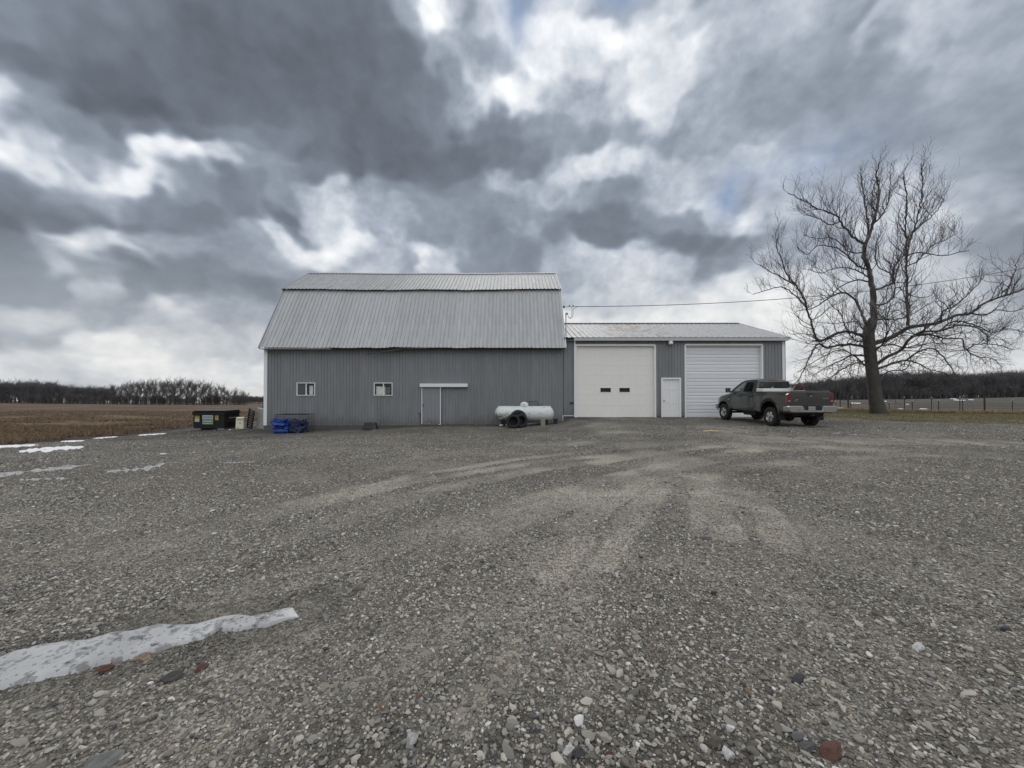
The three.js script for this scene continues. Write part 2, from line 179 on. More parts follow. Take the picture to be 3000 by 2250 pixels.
// where the line of sight through a photo pixel meets the ground: used once, to read distances off the photograph
const TILT = Math.atan(15 / FOCAL), cT = Math.cos(TILT), sT = Math.sin(TILT);
function spot(px, py) {
  const a = (px - 1500) / FOCAL, b = (1125 - py) / FOCAL, dx = a, dy = b * cT + sT, dz = b * sT - cT;
  let t = 0.5; for (let k = 0; k < 4000 && t < 420; k++) { const h = CAM_Y + dy * t - ground(dx * t, dz * t); if (h < 0.002) break; t += Math.max(0.004, h * 0.9); }
  return [dx * t, dz * t];
}
const LANES = [  // wheel tracks where the fines are packed and the loose stone is pushed aside: [half width, strength, x0, z0, x1, z1 ...]
  [0.3, 0.95, [[2204, 1315], [1955, 1360], [1752, 1410], [1526, 1473], [1300, 1540], [1000, 1640], [700, 1740], [350, 1870], [-100, 2050]]],
  [0.28, 0.85, [[2100, 1305], [1800, 1345], [1560, 1375], [1300, 1425], [1000, 1517], [705, 1611], [411, 1711], [0, 1820]]],
  [0.33, 0.8, [[2064, 1380], [2064, 1423], [2114, 1491], [2136, 1536], [2160, 1580], [2350, 1760], [2600, 1900], [2900, 2100]]],
  [0.26, 0.8, [[2064, 1400], [2068, 1491], [2086, 1563], [2078, 1604], [2130, 1680], [2250, 1820], [2400, 2000], [2600, 2240]]],
  [0.22, 1.0, [[1940, 1420], [1865, 1500], [1797, 1604], [1770, 1627], [1700, 1700], [1600, 1800], [1480, 1930], [1370, 2080], [1200, 2240]]],
  [0.22, 1.0, [[1900, 1400], [1780, 1470], [1700, 1530], [1640, 1604], [1607, 1640], [1520, 1720], [1350, 1850], [1100, 2000], [850, 2150], [650, 2245]]],
  [0.3, 0.6, [[2150, 1440], [2300, 1536], [2420, 1620], [2700, 1750], [3000, 1900]]],
  [0.2, 0.95, [[2150, 1322], [1900, 1372], [1700, 1425], [1480, 1490], [1250, 1565], [950, 1680], [600, 1815], [250, 1960]]],
  [0.24, 0.8, [[1900, 1318], [1700, 1340], [1450, 1372], [1200, 1410], [900, 1480], [600, 1560], [250, 1650]]],
  [0.18, 0.9, [[1980, 1385], [1760, 1450], [1600, 1500], [1420, 1570], [1200, 1680], [950, 1800], [700, 1930]]],
  [0.3, 0.5, [[2700, 1330], [2400, 1345], [2150, 1370], [1980, 1400], [1850, 1450]]],
  [0.15, 1.5, [[1710, 1580], [1610, 1690]]], [0.15, 1.5, [[1840, 1550], [1765, 1650]]], [0.2, 1.4, [[2062, 1395], [2070, 1470], [2076, 1560]]], [0.15, 1.4, [[2100, 1480], [2155, 1575]]],
  [0.2, 1.4, [[2245, 1490], [2295, 1600]]], [0.13, 1.4, [[2330, 1740], [2430, 1840]]], [0.1, 1.4, [[1500, 1880], [1465, 1965]]], [0.09, 1.4, [[1400, 2030], [1360, 2110]]],
  [0.16, 0.9, [[2230, 1322], [2000, 1368], [1800, 1420], [1580, 1490], [1330, 1590], [1050, 1700], [760, 1830]]],
  [0.2, 0.8, [[1750, 1318], [1500, 1345], [1250, 1385], [1000, 1440], [700, 1510], [400, 1590], [50, 1690]]],
  [0.8, 0.4, [[1560, 1300], [1800, 1290], [2050, 1300], [2400, 1310], [2900, 1330]]],
  [0.7, 0.45, [[1760, 1240], [1850, 1290], [2000, 1360], [2080, 1450]]],
  [0.9, 0.5, [[2100, 1250], [2250, 1290], [2600, 1290], [3000, 1300]]],
].map(([w, s, pts]) => ({ w, s, p: pts.map(([x, y]) => spot(x, y)) }));
const DUST = [[1480, 1930, 0.16], [1375, 2080, 0.13], [1690, 1835, 0.12], [850, 1870, 0.12], [2700, 1960, 0.2], [500, 2225, 0.2], [1780, 1600, 0.3], [1640, 1640, 0.32], [2070, 1470, 0.35], [2260, 1560, 0.3]].map(([x, y, r]) => [...spot(x, y), r]);
function segDist(x, z, a, b) { const ux = b[0] - a[0], uz = b[1] - a[1], t = clamp(((x - a[0]) * ux + (z - a[1]) * uz) / (ux * ux + uz * uz + 1e-9), 0, 1); return Math.hypot(x - a[0] - ux * t, z - a[1] - uz * t); }
function packed(x, z) {
  let m = 0; const j = (fbm(x * 1.7 + 50, z * 1.7, 3) - 0.5) * 0.5, far = smooth(5, 14, -z);
  for (const l of LANES) { const fade = l.p.length > 3 ? 0.36 + 0.64 * smooth(3.2, 7.0, -z) : 0.8; let d = 1e9; for (let i = 1; i < l.p.length; i++) d = Math.min(d, segDist(x, z, l.p[i - 1], l.p[i])); m = Math.max(m, fade * l.s * (1 - smooth(l.w * 0.55, l.w * (1.1 + far * 0.35), d + j * l.w * 1.1))); }
  return clamp(m * clamp(2.2 * fbm(x * 1.5, z * 1.5 + 9, 4) - 0.25, 0.42, 1.2) + 0.34 * smooth(0.46, 0.72, fbm(x * 0.9 + 3, z * 0.9, 4)), 0, 1);
}
const EDGE = [15.9, -21.5], EDGE_N = [-3.7 / 9.36, 8.6 / 9.36];
const lawnLine = (x, z) => (x - EDGE[0]) * EDGE_N[0] + (z - EDGE[1]) * EDGE_N[1];
const inYard = (x, z) => Math.min(x + 21.2 + (fbm(x * 0.4, z * 0.4 + 70, 3) - 0.5) * 1.6, Math.max(lawnLine(x, z) + (fbm(x * 0.7, z * 0.7 + 7, 3) - 0.5) * 0.8, 15.75 - x), z + 37);
const inLawn = (x, z) => Math.min(-lawnLine(x, z) - (fbm(x * 0.7, z * 0.7 + 7, 3) - 0.5) * 0.8, x - 15.6, z + 33.4 + (fbm(x * 0.5, 3, 2) - 0.5));

// gravel tile: flattened stones among fines, 6 m across
const STONE_CELLS = 250;
function worley(u, v, n) {
  const x = u * n, y = v * n, xi = Math.floor(x), yi = Math.floor(y); let d1 = 9, d2 = 9, id = 0;
  for (let j = -1; j <= 1; j++) for (let i = -1; i <= 1; i++) {
    const cx = ((xi + i) % n + n) % n, cy = ((yi + j) % n + n) % n, px = xi + i + 0.15 + 0.7 * hash2(cx, cy), py = yi + j + 0.15 + 0.7 * hash2(cx + 511, cy), d = (x - px) ** 2 + (y - py) ** 2;
    if (d < d1) { d2 = d1; d1 = d; id = cx * 1000 + cy; } else if (d < d2) d2 = d;
  }
  return [Math.sqrt(d1), Math.sqrt(d2), id];
}
const T = 2048, gravelBump = new Uint8Array(T * T * 4), gravelCol = new Uint8Array(T * T * 4);
for (let y = 0; y < T; y++) for (let x = 0; x < T; x++) {
  const u = (x + 0.5) / T, v = (y + 0.5) / T, [a, b, id] = worley(u, v, STONE_CELLS), e = b - a, r = hash2(id, 5), o = (y * T + x) * 4;
  const stone = r > 0.30 ? smooth(0.04, 0.34, e) : 0, grain = hash2(x, y);
  const tone = 0.3 + 0.6 * hash2(id, 9) ** 1.2 + (hash2(id, 3) > 0.955 ? 0.28 : 0), fine = 0.66 + 0.22 * (grain - 0.5) + 0.3 * (pfbm(u, v, 24, 3) - 0.5);
  const c = mix(fine, tone, smooth(0.25, 0.6, stone)), w = (hash2(id, 21) - 0.5) * 0.08;
  gravelCol[o] = clamp(c * (1.01 + w), 0, 1) * 255; gravelCol[o + 1] = clamp(c, 0, 1) * 255; gravelCol[o + 2] = clamp(c * (0.965 - w), 0, 1) * 255; gravelCol[o + 3] = 255;
  gravelBump[o] = gravelBump[o + 1] = gravelBump[o + 2] = clamp(stone * (0.55 + 0.4 * r) + 0.12 * grain, 0, 1) * 255; gravelBump[o + 3] = 255;
}
const dt = (d) => { const t = new THREE.DataTexture(d, T, T); t.magFilter = t.minFilter = THREE.LinearFilter; t.wrapS = t.wrapT = THREE.RepeatWrapping; t.needsUpdate = true; return t; };
const gravelMat = mat(1.22, 1.22, 1.22, 0.9, { map: dt(gravelCol), bumpMap: dt(gravelBump), bumpScale: 0.02, vertexColors: true });

function sheet(xs, zs, height, color, uvScale) {
  const g = new THREE.BufferGeometry(), nx = xs.length, nz = zs.length, p = new Float32Array(nx * nz * 3), c = new Float32Array(nx * nz * 3), u = new Float32Array(nx * nz * 2), idx = [];
  for (let j = 0; j < nz; j++) for (let i = 0; i < nx; i++) { const k = j * nx + i, x = xs[i], z = zs[j]; p.set([x, height(x, z), z], k * 3); c.set(color(x, z), k * 3); u.set([x * uvScale, z * uvScale], k * 2); if (i && j) idx.push(k - nx - 1, k - 1, k - nx, k - nx, k - 1, k); }
  g.setAttribute('position', new THREE.BufferAttribute(p, 3)); g.setAttribute('color', new THREE.BufferAttribute(c, 3)); g.setAttribute('uv', new THREE.BufferAttribute(u, 2)); g.setIndex(idx); g.computeVertexNormals(); return g;
}
const steps = (a, b, f) => { const o = [a]; while (o[o.length - 1] < b) o.push(o[o.length - 1] + f(o[o.length - 1])); return o; };
const yardTop = (x, z) => ground(x, z) - 0.022 * packed(x, z) + (fbm(x * 3.1, z * 3.1, 2) - 0.5) * 0.012;
const yardX = steps(-24, 36, (x) => clamp(0.05 + Math.abs(x) * 0.022, 0.09, 0.42)), yardZ = steps(-38, 12, (z) => clamp(0.03 + Math.abs(z) * 0.018, 0.07, 0.4));
const SOIL = [0.2, 0.18, 0.152], FINES = [0.42, 0.387, 0.335], TAN = [0.42, 0.38, 0.32];
const MELT = [[0, 1965], [250, 1917], [450, 1868], [640, 1832], [870, 1795]].map((q) => spot(...q));
function wetness(x, z) {   // soaked gravel round the melting ice and dark earth along the drip line of the barn
  const j = (fbm(x * 5, z * 5, 3) - 0.5); let d = 9; for (let i = 1; i < MELT.length; i++) d = Math.min(d, segDist(x, z, MELT[i - 1], MELT[i]));
  const ice = 0.38 * (1 - smooth(0.22, 0.42, d + j * 0.2)), drip = x > -15 && x < 3.2 ? 0.42 * smooth(-20.7, -21.5, z + j * 1.4) : 0, moss = 0.4 * (1 - smooth(0.3, 1.1, Math.hypot(x - 3.9, (z + 21.3) * 0.9) + j * 0.7));
  return Math.max(ice, drip, moss);
}
function yardColor(x, z) {
  const m = packed(x, z), n = 0.82 + 0.36 * fbm(x * 0.9 + 20, z * 0.9, 4); let dust = 0;
  for (const [a, b, r] of DUST) dust = Math.max(dust, (1 - smooth(0.3, 1.3, Math.hypot(x - a, (z - b) * 0.6) / r + (fbm(x * 9, z * 9, 3) - 0.5) * 0.9)) * 0.85);
  const damp = 0.30 * smooth(0.5, 0.66, fbm(x * 0.25 + 8, z * 0.25 + 31, 4)) + 0.22 * smooth(-9, -15, x + (fbm(x * 0.5, z * 0.5, 3) - 0.5) * 5);   // damp gravel towards the field
  const wet = damp + (1 - damp) * wetness(x, z); return [0, 1, 2].map((k) => mix(mix(SOIL[k], FINES[k], m * 1.3), TAN[k], dust * 0.6) * n * (1 - wet));
}
structure('gravel_yard', sheet(yardX, yardZ, (x, z) => yardTop(x, z) - 0.16 * (1 - smooth(-0.35, 0.1, inYard(x, z))), yardColor, 1 / 6), gravelMat);

// open fields all round, to the horizon
const strawTex = tex(512, 512, (u, v) => 0.5 + 0.55 * (pfbm(u, v * 0.999, 64, 3) - 0.5) + 0.45 * (pfbm(u, v, 12, 3) - 0.5) + 0.25 * (hash2(u * 512, v * 512) - 0.5));
const fieldMat = mat(1, 1, 1, 0.95, { map: strawTex, bumpMap: strawTex, bumpScale: 0.06, vertexColors: true });
{
  const rs = [0, 6, 12, 15, ...steps(16.5, 48, () => 0.5), ...steps(50, 1300, (r) => r * 0.045)], NA = 420, p = [], c = [], u = [], idx = [];
  for (let j = 0; j < rs.length; j++) for (let i = 0; i <= NA; i++) {
    const a = i / NA * Math.PI * 2, r = rs[j], x = Math.sin(a) * r, z = -Math.cos(a) * r, inside = Math.max(inYard(x, z), inLawn(x, z));
    p.push(x, ground(x, z) + 0.03 - 0.2 * smooth(-0.25, 0.3, inside), z); u.push(x / 3.7, z / 3.7);
    const left = 1 - smooth(-15, 10, x), n = 0.7 + 0.6 * fbm(x * 0.05 + 3, z * 0.16, 4), rows = 0.93 + 0.14 * fbm(x * 0.02, r * 0.5, 3), mud = (1 - smooth(0.2, 2.6, -inside + (fbm(x * 0.6, z * 0.6, 3) - 0.5) * 1.6)) * 0.6 * left;
    const straw = smooth(0.42, 0.62, fbm(x * 0.11, z * 0.3 + 40, 4));
    const L = [mix(0.19, 0.32, straw), mix(0.135, 0.235, straw), mix(0.085, 0.145, straw)], R = [mix(0.165, 0.23, straw), mix(0.14, 0.195, straw), mix(0.115, 0.155, straw)], M = [0.09, 0.072, 0.055];
    for (let k = 0; k < 3; k++) c.push(mix(mix(R[k], L[k] * [1.0, 0.88, 0.76][k], left) * n * rows, M[k], mud) * 0.8);
    if (i && j) { const q = j * (NA + 1) + i; idx.push(q - NA - 2, q - NA - 1, q - 1, q - 1, q - NA - 1, q); }
  }
  const g = new THREE.BufferGeometry(); g.setAttribute('position', new THREE.Float32BufferAttribute(p, 3)); g.setAttribute('color', new THREE.Float32BufferAttribute(c, 3)); g.setAttribute('uv', new THREE.Float32BufferAttribute(u, 2)); g.setIndex(idx); g.computeVertexNormals();
  structure('field', g, fieldMat);
}
const grassTex = tex(512, 512, (u, v) => 0.5 + 0.5 * (pfbm(u, v, 90, 3) - 0.5) + 0.4 * (pfbm(u, v, 10, 3) - 0.5) + 0.25 * (hash2(u * 512, v * 512) - 0.5));
const lawnColor = (x, z) => { const t = smooth(0.35, 0.65, fbm(x * 0.35, z * 0.9, 4)), n = 0.8 + 0.4 * fbm(x * 1.5, z * 1.5, 3); return [mix(0.15, 0.27, t) * n * 1.15, mix(0.15, 0.21, t) * n * 1.15, mix(0.06, 0.12, t) * n * 1.15]; };
structure('lawn', sheet(steps(14, 60, () => 0.3), steps(-36, 2, () => 0.3), (x, z) => ground(x, z) + 0.035 - 0.2 * (1 - smooth(-0.3, 0.15, inLawn(x, z))), lawnColor, 1 / 2.3), mat(1, 1, 1, 0.95, { map: grassTex, bumpMap: grassTex, bumpScale: 0.04, vertexColors: true }));

// loose stone: real pebbles, thinning out with distance and in the wheel tracks
function pebble(detail, seed) {
  const g = new THREE.IcosahedronGeometry(1, detail), r = mulberry(seed), p = g.attributes.position, planes = [...Array(11)].map(() => [new THREE.Vector3(r() - 0.5, r() - 0.5, r() - 0.5).normalize(), 0.5 + 0.3 * r()]), v = new THREE.Vector3();
  for (let i = 0; i < p.count; i++) { v.fromBufferAttribute(p, i); for (const [n, d] of planes) { const q = v.dot(n); if (q > d) v.addScaledVector(n, d - q); } p.setXYZ(i, v.x, v.y, v.z); }
  g.computeVertexNormals(); return g;
}
const stoneMat = mat(1, 1, 1, 0.82);
const stoneTint = (r) => {
  const k = r(), v = 0.095 + 0.35 * Math.pow(r(), 1.15); let c = [v * 1.06, v * 0.98, v * 0.865];
  if (k > 0.975) c = [0.62, 0.61, 0.58]; else if (k > 0.93) c = [v * 1.15, v * 1.08, v * 0.86]; else if (k > 0.926) c = [0.2, 0.12, 0.085]; else if (k > 0.88) c = [v * 0.45, v * 0.45, v * 0.46];
  return c;
};
{
  const loose = new THREE.Group(); loose.name = 'loose_gravel'; scene.add(loose); tag(loose, 'loose grey crushed stone scattered over the yard', 'gravel'); loose.userData.kind = 'stuff';
  const r = mulberry(11), sets = [0, 1, 2, 3].map(() => []), q = new THREE.Quaternion(), e = new THREE.Euler(), M = new THREE.Matrix4();
  const put = (x, z, s) => { const set = -z < 6.5 ? (r() < 0.5 ? 0 : 1) : (r() < 0.5 ? 2 : 3); sets[set].push([x, z, s]); };
  const bands = [[0.9, 3.2, 2600], [3.2, 6.5, 1700], [6.5, 11, 850], [11, 17, 300], [17, 24, 80]];
  for (const [d0, d1, per] of bands) {
    const half = (d) => 1.42 * d + 1.2, N = Math.round(per * (d1 - d0) * (half(d0) + half(d1)));
    for (let k = 0; k < N; k++) {
      const d = mix(d0, d1, r()), x = (r() * 2 - 1) * half(d1); if (Math.abs(x) > half(d)) { r(); r(); continue; }
      const z = -d, m = packed(x, z), keep = r();
      if (inYard(x, z) < 0.1 || (d > 20.6 && x > -14.4 && x < 15.9) || keep > 1 - 0.9 * smooth(0.25, 0.8, m)) { r(); continue; }
      const big = r(), s = (0.0058 + 0.0102 * Math.pow(big, 2.0) + (big > 0.988 ? 0.010 : 0)) * (1 + 0.35 * smooth(5, 16, d)) * (1 - 0.3 * m) * mix(0.75, 1.15, fbm(x * 0.8, z * 0.8 + 12, 3));
      put(x, z, s);
    }
  }
  for (let k = 0; k < 120000; k++) { const d = mix(1, 5.5, Math.pow(r(), 0.6)), x = (r() * 2 - 1) * (1.42 * d + 0.8); put(x, -d, 0.0028 + 0.0038 * r()); }   // chips between the stones, also in the tracks
  sets.forEach((set, i) => {
    const im = new THREE.InstancedMesh(pebble(i < 2 ? 1 : 0, 40 + i), stoneMat, set.length), col = new THREE.Color(); im.name = 'pebble';
    set.forEach(([x, z, s], k) => {
      e.set((r() - 0.5) * 0.7, r() * 6.283, (r() - 0.5) * 0.7); q.setFromEuler(e);
      const sx = s * (0.9 + 0.8 * r()), sy = s * (0.5 + 0.35 * r()), sz = s * (0.75 + 0.4 * r());
      M.compose(new THREE.Vector3(x, yardTop(x, z) + sy * 0.45, z), q, new THREE.Vector3(sx, sy, sz)); im.setMatrixAt(k, M); const t = stoneTint(r), w = 1 - 0.9 * wetness(x, z); col.setRGB(t[0] * w, t[1] * w, t[2] * w); im.setColorAt(k, col);
    });
    loose.add(im);
  });
}
// single stones that stand out
const stoneTex = tex(256, 256, (u, v) => 0.72 + 0.6 * (pfbm(u, v, 10, 4) - 0.5) + 0.25 * (hash2(u * 256, v * 256) - 0.5));
for (const [px, py, s, fl, c, label, turn] of [
  [2442, 2205, 0.052, 0.5, [0.12, 0.055, 0.042], 'large flat reddish brown stone in the near gravel at lower right', 0.5],
  [2370, 2192, 0.031, 0.7, [0.11, 0.11, 0.11], 'dark grey rounded pebble just left of the flat reddish stone', 0.2],
  [2330, 2165, 0.019, 0.8, [0.2, 0.18, 0.1], 'small olive pebble left of the dark grey pebble and reddish stone', 0],
  [2134, 2215, 0.03, 0.8, [0.62, 0.62, 0.6], 'white chipped stone left of the flat reddish stone', 1],
  [2090, 2180, 0.036, 0.6, [0.12, 0.1, 0.075], 'brown flat stone above the white chipped stone', 0.3],
  [1694, 2212, 0.028, 0.8, [0.07, 0.07, 0.07], 'black rounded pebble beside a white stone at bottom centre', 0.8],
  [1666, 2206, 0.023, 0.9, [0.68, 0.67, 0.64], 'bright white angular stone at bottom centre', 0.2],
  [1787, 2215, 0.02, 0.8, [0.13, 0.05, 0.045], 'dark red pebble at bottom centre right of the black pebble', 0.6],
  [1207, 2164, 0.036, 0.6, [0.42, 0.42, 0.4], 'pale banded stone near the bottom centre', 1.4],
  [1120, 2060, 0.024, 0.8, [0.25, 0.18, 0.13], 'tan orange pebble left of the bare dusty patch', 0.3],
  [1225, 2042, 0.022, 0.6, [0.15, 0.1, 0.07], 'brown pebble right of the tan orange pebble', 0.9],
  [1052, 1723, 0.042, 0.8, [0.16, 0.15, 0.12], 'large rounded olive grey stone right of the ice strip', 0.2],
  [2065, 1575, 0.06, 0.35, [0.08, 0.08, 0.08], 'flat dark stone lying in a pale wheel track', 0.1],
  [2340, 1988, 0.04, 0.5, [0.05, 0.05, 0.055], 'black angular stone in the gravel right of centre', 0.4],
  [2690, 1896, 0.036, 0.7, [0.6, 0.6, 0.57], 'white stone in the right foreground gravel', 0.7],
  [2945, 1845, 0.035, 0.7, [0.07, 0.07, 0.08], 'dark stone near the right edge of the yard', 0.3],
  [305, 1956, 0.034, 0.6, [0.13, 0.055, 0.042], 'red brick chip below the ice strip', 0.5],
  [420, 1925, 0.046, 0.6, [0.27, 0.2, 0.145], 'tan sandstone lump at the lower edge of the ice strip', 0.2],
  [588, 1954, 0.035, 0.5, [0.12, 0.055, 0.045], 'small dark red stone right of the tan sandstone lump', 1.1],
  [500, 1985, 0.045, 0.6, [0.07, 0.07, 0.065], 'dark rounded stone under the ice strip', 0.4],
  [290, 2240, 0.055, 0.6, [0.2, 0.2, 0.19], 'large grey angular stone at the bottom left edge', 0.7],
]) {
  const [x, z] = spot(px, py), g = pebble(3, Math.round(px)); g.scale(s * 1.35, s * fl, s * 0.8);
  single('stone', g, mat(...c.map((v) => v * 1.25), 0.85, { map: stoneTex, bumpMap: stoneTex, bumpScale: 0.006 }), label, 'stone', [x, yardTop(x, z) + s * fl * 0.22, z], [0, turn, 0], 'stones that stand out in the gravel');
}

// old snow and ice
const iceTex = tex(512, 512, (u, v) => 0.84 + 0.5 * (pfbm(u, v, 7, 5) - 0.5) - 0.4 * smooth(0.58, 0.72, pfbm(u + 0.3, v, 22, 4)) - 0.35 * smooth(0.7, 0.76, pfbm(u, v + 0.2, 70, 2)) + 0.12 * (hash2(u * 512, v * 512) - 0.5));
const iceMat = phys(0.52, 0.52, 0.52, 0.4, { map: iceTex, bumpMap: iceTex, bumpScale: 0.012 }), snowMat = mat(0.85, 0.85, 0.86, 0.75);
function ribbon(upper, lower, thick, name, label, group, m = snowMat) {
  const NS = 90, NT = 14, at = (e, s) => { const L = [0]; for (let i = 1; i < e.length; i++) L.push(L[i - 1] + Math.hypot(e[i][0] - e[i - 1][0], e[i][1] - e[i - 1][1])); const d = s * L[L.length - 1]; let i = 1; while (i < e.length - 1 && L[i] < d) i++; const t = (d - L[i - 1]) / (L[i] - L[i - 1] + 1e-9); return [mix(e[i - 1][0], e[i][0], t), mix(e[i - 1][1], e[i][1], t)]; };
  const p = [], u = [], idx = [], c0 = at(upper, 0.5);
  for (let a = 0; a <= NS; a++) { const s = a / NS, A = at(upper, s), B = at(lower, s), pinch = Math.sqrt(Math.min(1, Math.min(s, 1 - s) * 12));
    for (let b = 0; b <= NT; b++) { const t = mix(0.5, b / NT, pinch), e = Math.abs(b / NT * 2 - 1), w = (fbm(s * 60, b > NT / 2 ? 5 : 9, 3) - 0.5) * 0.06 * e, x = mix(A[0], B[0], t + w), z = mix(A[1], B[1], t + w), lump = fbm(x * 5, z * 5, 4);
      p.push(x - c0[0], ground(x, z) - 0.025 + (0.025 + thick * (0.5 + lump)) * Math.pow(1 - Math.pow(e, 6), 0.6) * pinch - (e > 0.99 ? 0.02 : 0), z - c0[1]); u.push(x * 0.8, z * 0.8);
      if (a && b) { const k = a * (NT + 1) + b; idx.push(k - NT - 2, k - 1, k - NT - 1, k - NT - 1, k - 1, k); } } }
  const g = new THREE.BufferGeometry(); g.setAttribute('position', new THREE.Float32BufferAttribute(p, 3)); g.setAttribute('uv', new THREE.Float32BufferAttribute(u, 2)); g.setIndex(idx); g.computeVertexNormals();
  return single(name, g, m, label, name.includes('ice') ? 'ice' : name.includes('puddle') ? 'puddle' : 'snow', [c0[0], 0, c0[1]], undefined, group);
}
ribbon([[-260, 2010], [0, 1917], [45, 1897], [113, 1883], [190, 1871], [258, 1867], [325, 1847], [407, 1836], [466, 1823], [520, 1827], [574, 1826], [610, 1815], [655, 1802], [701, 1795], [741, 1802], [778, 1793], [827, 1780], [864, 1775], [880, 1800]].map((q) => spot(...q)),
  [[-260, 2120], [0, 2021], [77, 1998], [158, 1980], [226, 1967], [289, 1946], [353, 1935], [407, 1921], [452, 1910], [511, 1892], [556, 1883], [601, 1870], [633, 1847], [669, 1847], [696, 1847], [732, 1836], [778, 1833], [827, 1818], [882, 1805]].map((q) => spot(...q)), 0.012, 'ice_strip', 'long strip of dirty melting ice across the left foreground gravel', undefined, iceMat);
function patch(pts, hp, thick, name, label, group, m) {   // a melting patch along a line; hp: half its height in the photograph's pixels
  const up = [], low = [], N = 24, r = mulberry(Math.round(pts[0][0] * 7 + pts[0][1]));
  for (let k = 0; k <= N; k++) { const f = k / N * (pts.length - 1), i = Math.min(pts.length - 2, Math.floor(f)), t = f - i, x = mix(pts[i][0], pts[i + 1][0], t), y = mix(pts[i][1], pts[i + 1][1], t), w = hp * Math.sqrt(Math.sin(Math.PI * clamp(k / N, 0.02, 0.98))) * (m === iceMat ? clamp(r() * 2.2 - 0.6, 0.05, 1.3) : 0.55 + 0.9 * r()); up.push(spot(x, y - w)); low.push(spot(x, y + w * (0.5 + 0.8 * r()))); }
  return ribbon(up, low, thick, name, label, group, m);
}
const wetMat = phys(0.16, 0.16, 0.165, 0.12), SN = 'melting snow patches in the yard', FS = 'snow remnants in the far field', WP = 'wet icy patches on the gravel';
for (const [pts, h, label] of [
  [[[42, 1323], [150, 1316], [258, 1309]], 6, 'largest white snow patch on the gravel left of the dumpster'],
  [[[-40, 1312], [0, 1309], [127, 1303]], 4, 'snow patch at the left edge behind the largest one'],
  [[[7, 1298], [94, 1295]], 1.8, 'thin snow streak nearest the field at the left edge'],
  [[[174, 1294], [253, 1291]], 2, 'thin snow streak behind the largest patch'],
  [[[269, 1285], [351, 1279]], 1.7, 'thin slanting snow streak midway to the dumpster'],
  [[[398, 1276], [492, 1270]], 1.7, 'broken snow streak left of the dumpster front'],
  [[[401, 1247], [430, 1246.6]], 1.6, 'small snow patch at the field edge left of the dumpster'],
  [[[466, 1330], [490, 1331]], 1.5, 'tiny snow crumb on gravel below the dumpster'],
]) patch(pts, h, 0.02, 'snow_patch', label, SN);
patch([[2419, 1214.5], [2480, 1217.6], [2553, 1223]], 2.2, 0.03, 'snow_patch', 'slanting snow strip on the lawn between truck and big tree', SN);
patch([[2895, 1237.5], [2965, 1235], [3060, 1239]], 2.6, 0.03, 'snow_patch', 'snow bank on the lawn edge at the right', SN);
for (const [pts, h, label, m] of [
  [[[-60, 1396], [0, 1391], [145, 1375], [311, 1355]], 8, 'longest icy streak in the gravel at the left', iceMat],
  [[[40, 1406], [231, 1401]], 5, 'short icy streak below the longest one at the left', iceMat],
  [[[290, 1384], [362, 1378], [434, 1371], [499, 1353]], 7, 'curved icy streak right of the longest one', iceMat],
  [[[640, 1356], [760, 1353]], 1.6, 'faint icy streak in the gravel in front of the barn corner', iceMat],
  [[[2441, 1270], [2465, 1269]], 1.3, 'small shining puddle right of the truck', wetMat],
  [[[2483, 1272], [2544, 1276]], 1.2, 'long thin puddle right of the truck', wetMat],
  [[[2600, 1285.7], [2629, 1286]], 1.3, 'small shining puddle nearest the right edge', wetMat],
]) patch(pts, h, 0.006, m === iceMat ? 'ice_patch' : 'puddle', label, WP, m);
[[2718, 1163.5, 2790, 1161.5, 1.4, 'slanting snow line below the right wood nearest the big tree'], [2825, 1162, 2914, 1161, 1.3, 'long snow line below the right wood'], [2936, 1161, 3010, 1160.5, 1.3, 'snow line below the right wood at the picture edge'], [2781, 1168, 2806, 1169, 1, 'short snow dash in the field below the slanting snow line'], [2790, 1172, 2835, 1173, 1.2, 'snow dash above the fence right of the post pair'], [2835, 1171, 2855, 1171.5, 1, 'snow speck right of the dash above the fence'], [2627, 1199, 2653, 1199, 1.3, 'snow dash behind the first fence post right of the tree'], [2691, 1199, 2718, 1199, 1.5, 'snow dash behind the fence between the middle posts'], [2449, 1196, 2477, 1197, 1.3, 'snow dash behind the fence just right of the truck'], [2488, 1181, 2526, 1182, 1.1, 'snow dash in the field left of the tree trunk'], [2586, 1175, 2599, 1176, 1.4, 'snow speck right of the tree trunk'], [2653, 1185, 2664, 1185, 1, 'tiny snow speck in the field right of the trunk']].forEach(([x0, y0, x1, y1, h, label]) => patch([[x0, y0], [x1, y1]], h, 0.06, 'snow_patch', label, FS));
{ // spilt yellow sand and dark wet ruts before the roller door
  patch([[2055, 1263], [2085, 1261.5], [2112, 1263]], 2.0, 0.012, 'sand_spill', 'spilt yellow sand on the gravel in front of the roller door', undefined, mat(0.46, 0.34, 0.18, 0.95)).userData.category = 'sand';
  for (const [x0, y0, x1, y1, label] of [[2146, 1266, 2186, 1269.5, 'dark wet rut in the gravel left of the truck'], [2200, 1272, 2247, 1275, 'dark wet rut in front of the truck tail'], [2303, 1279, 2342, 1278, 'dark wet rut below the truck bumper']]) patch([[x0, y0], [x1, y1]], 0.8, 0.004, 'puddle', label, 'dark wet ruts', phys(0.03, 0.028, 0.025, 0.35));
}

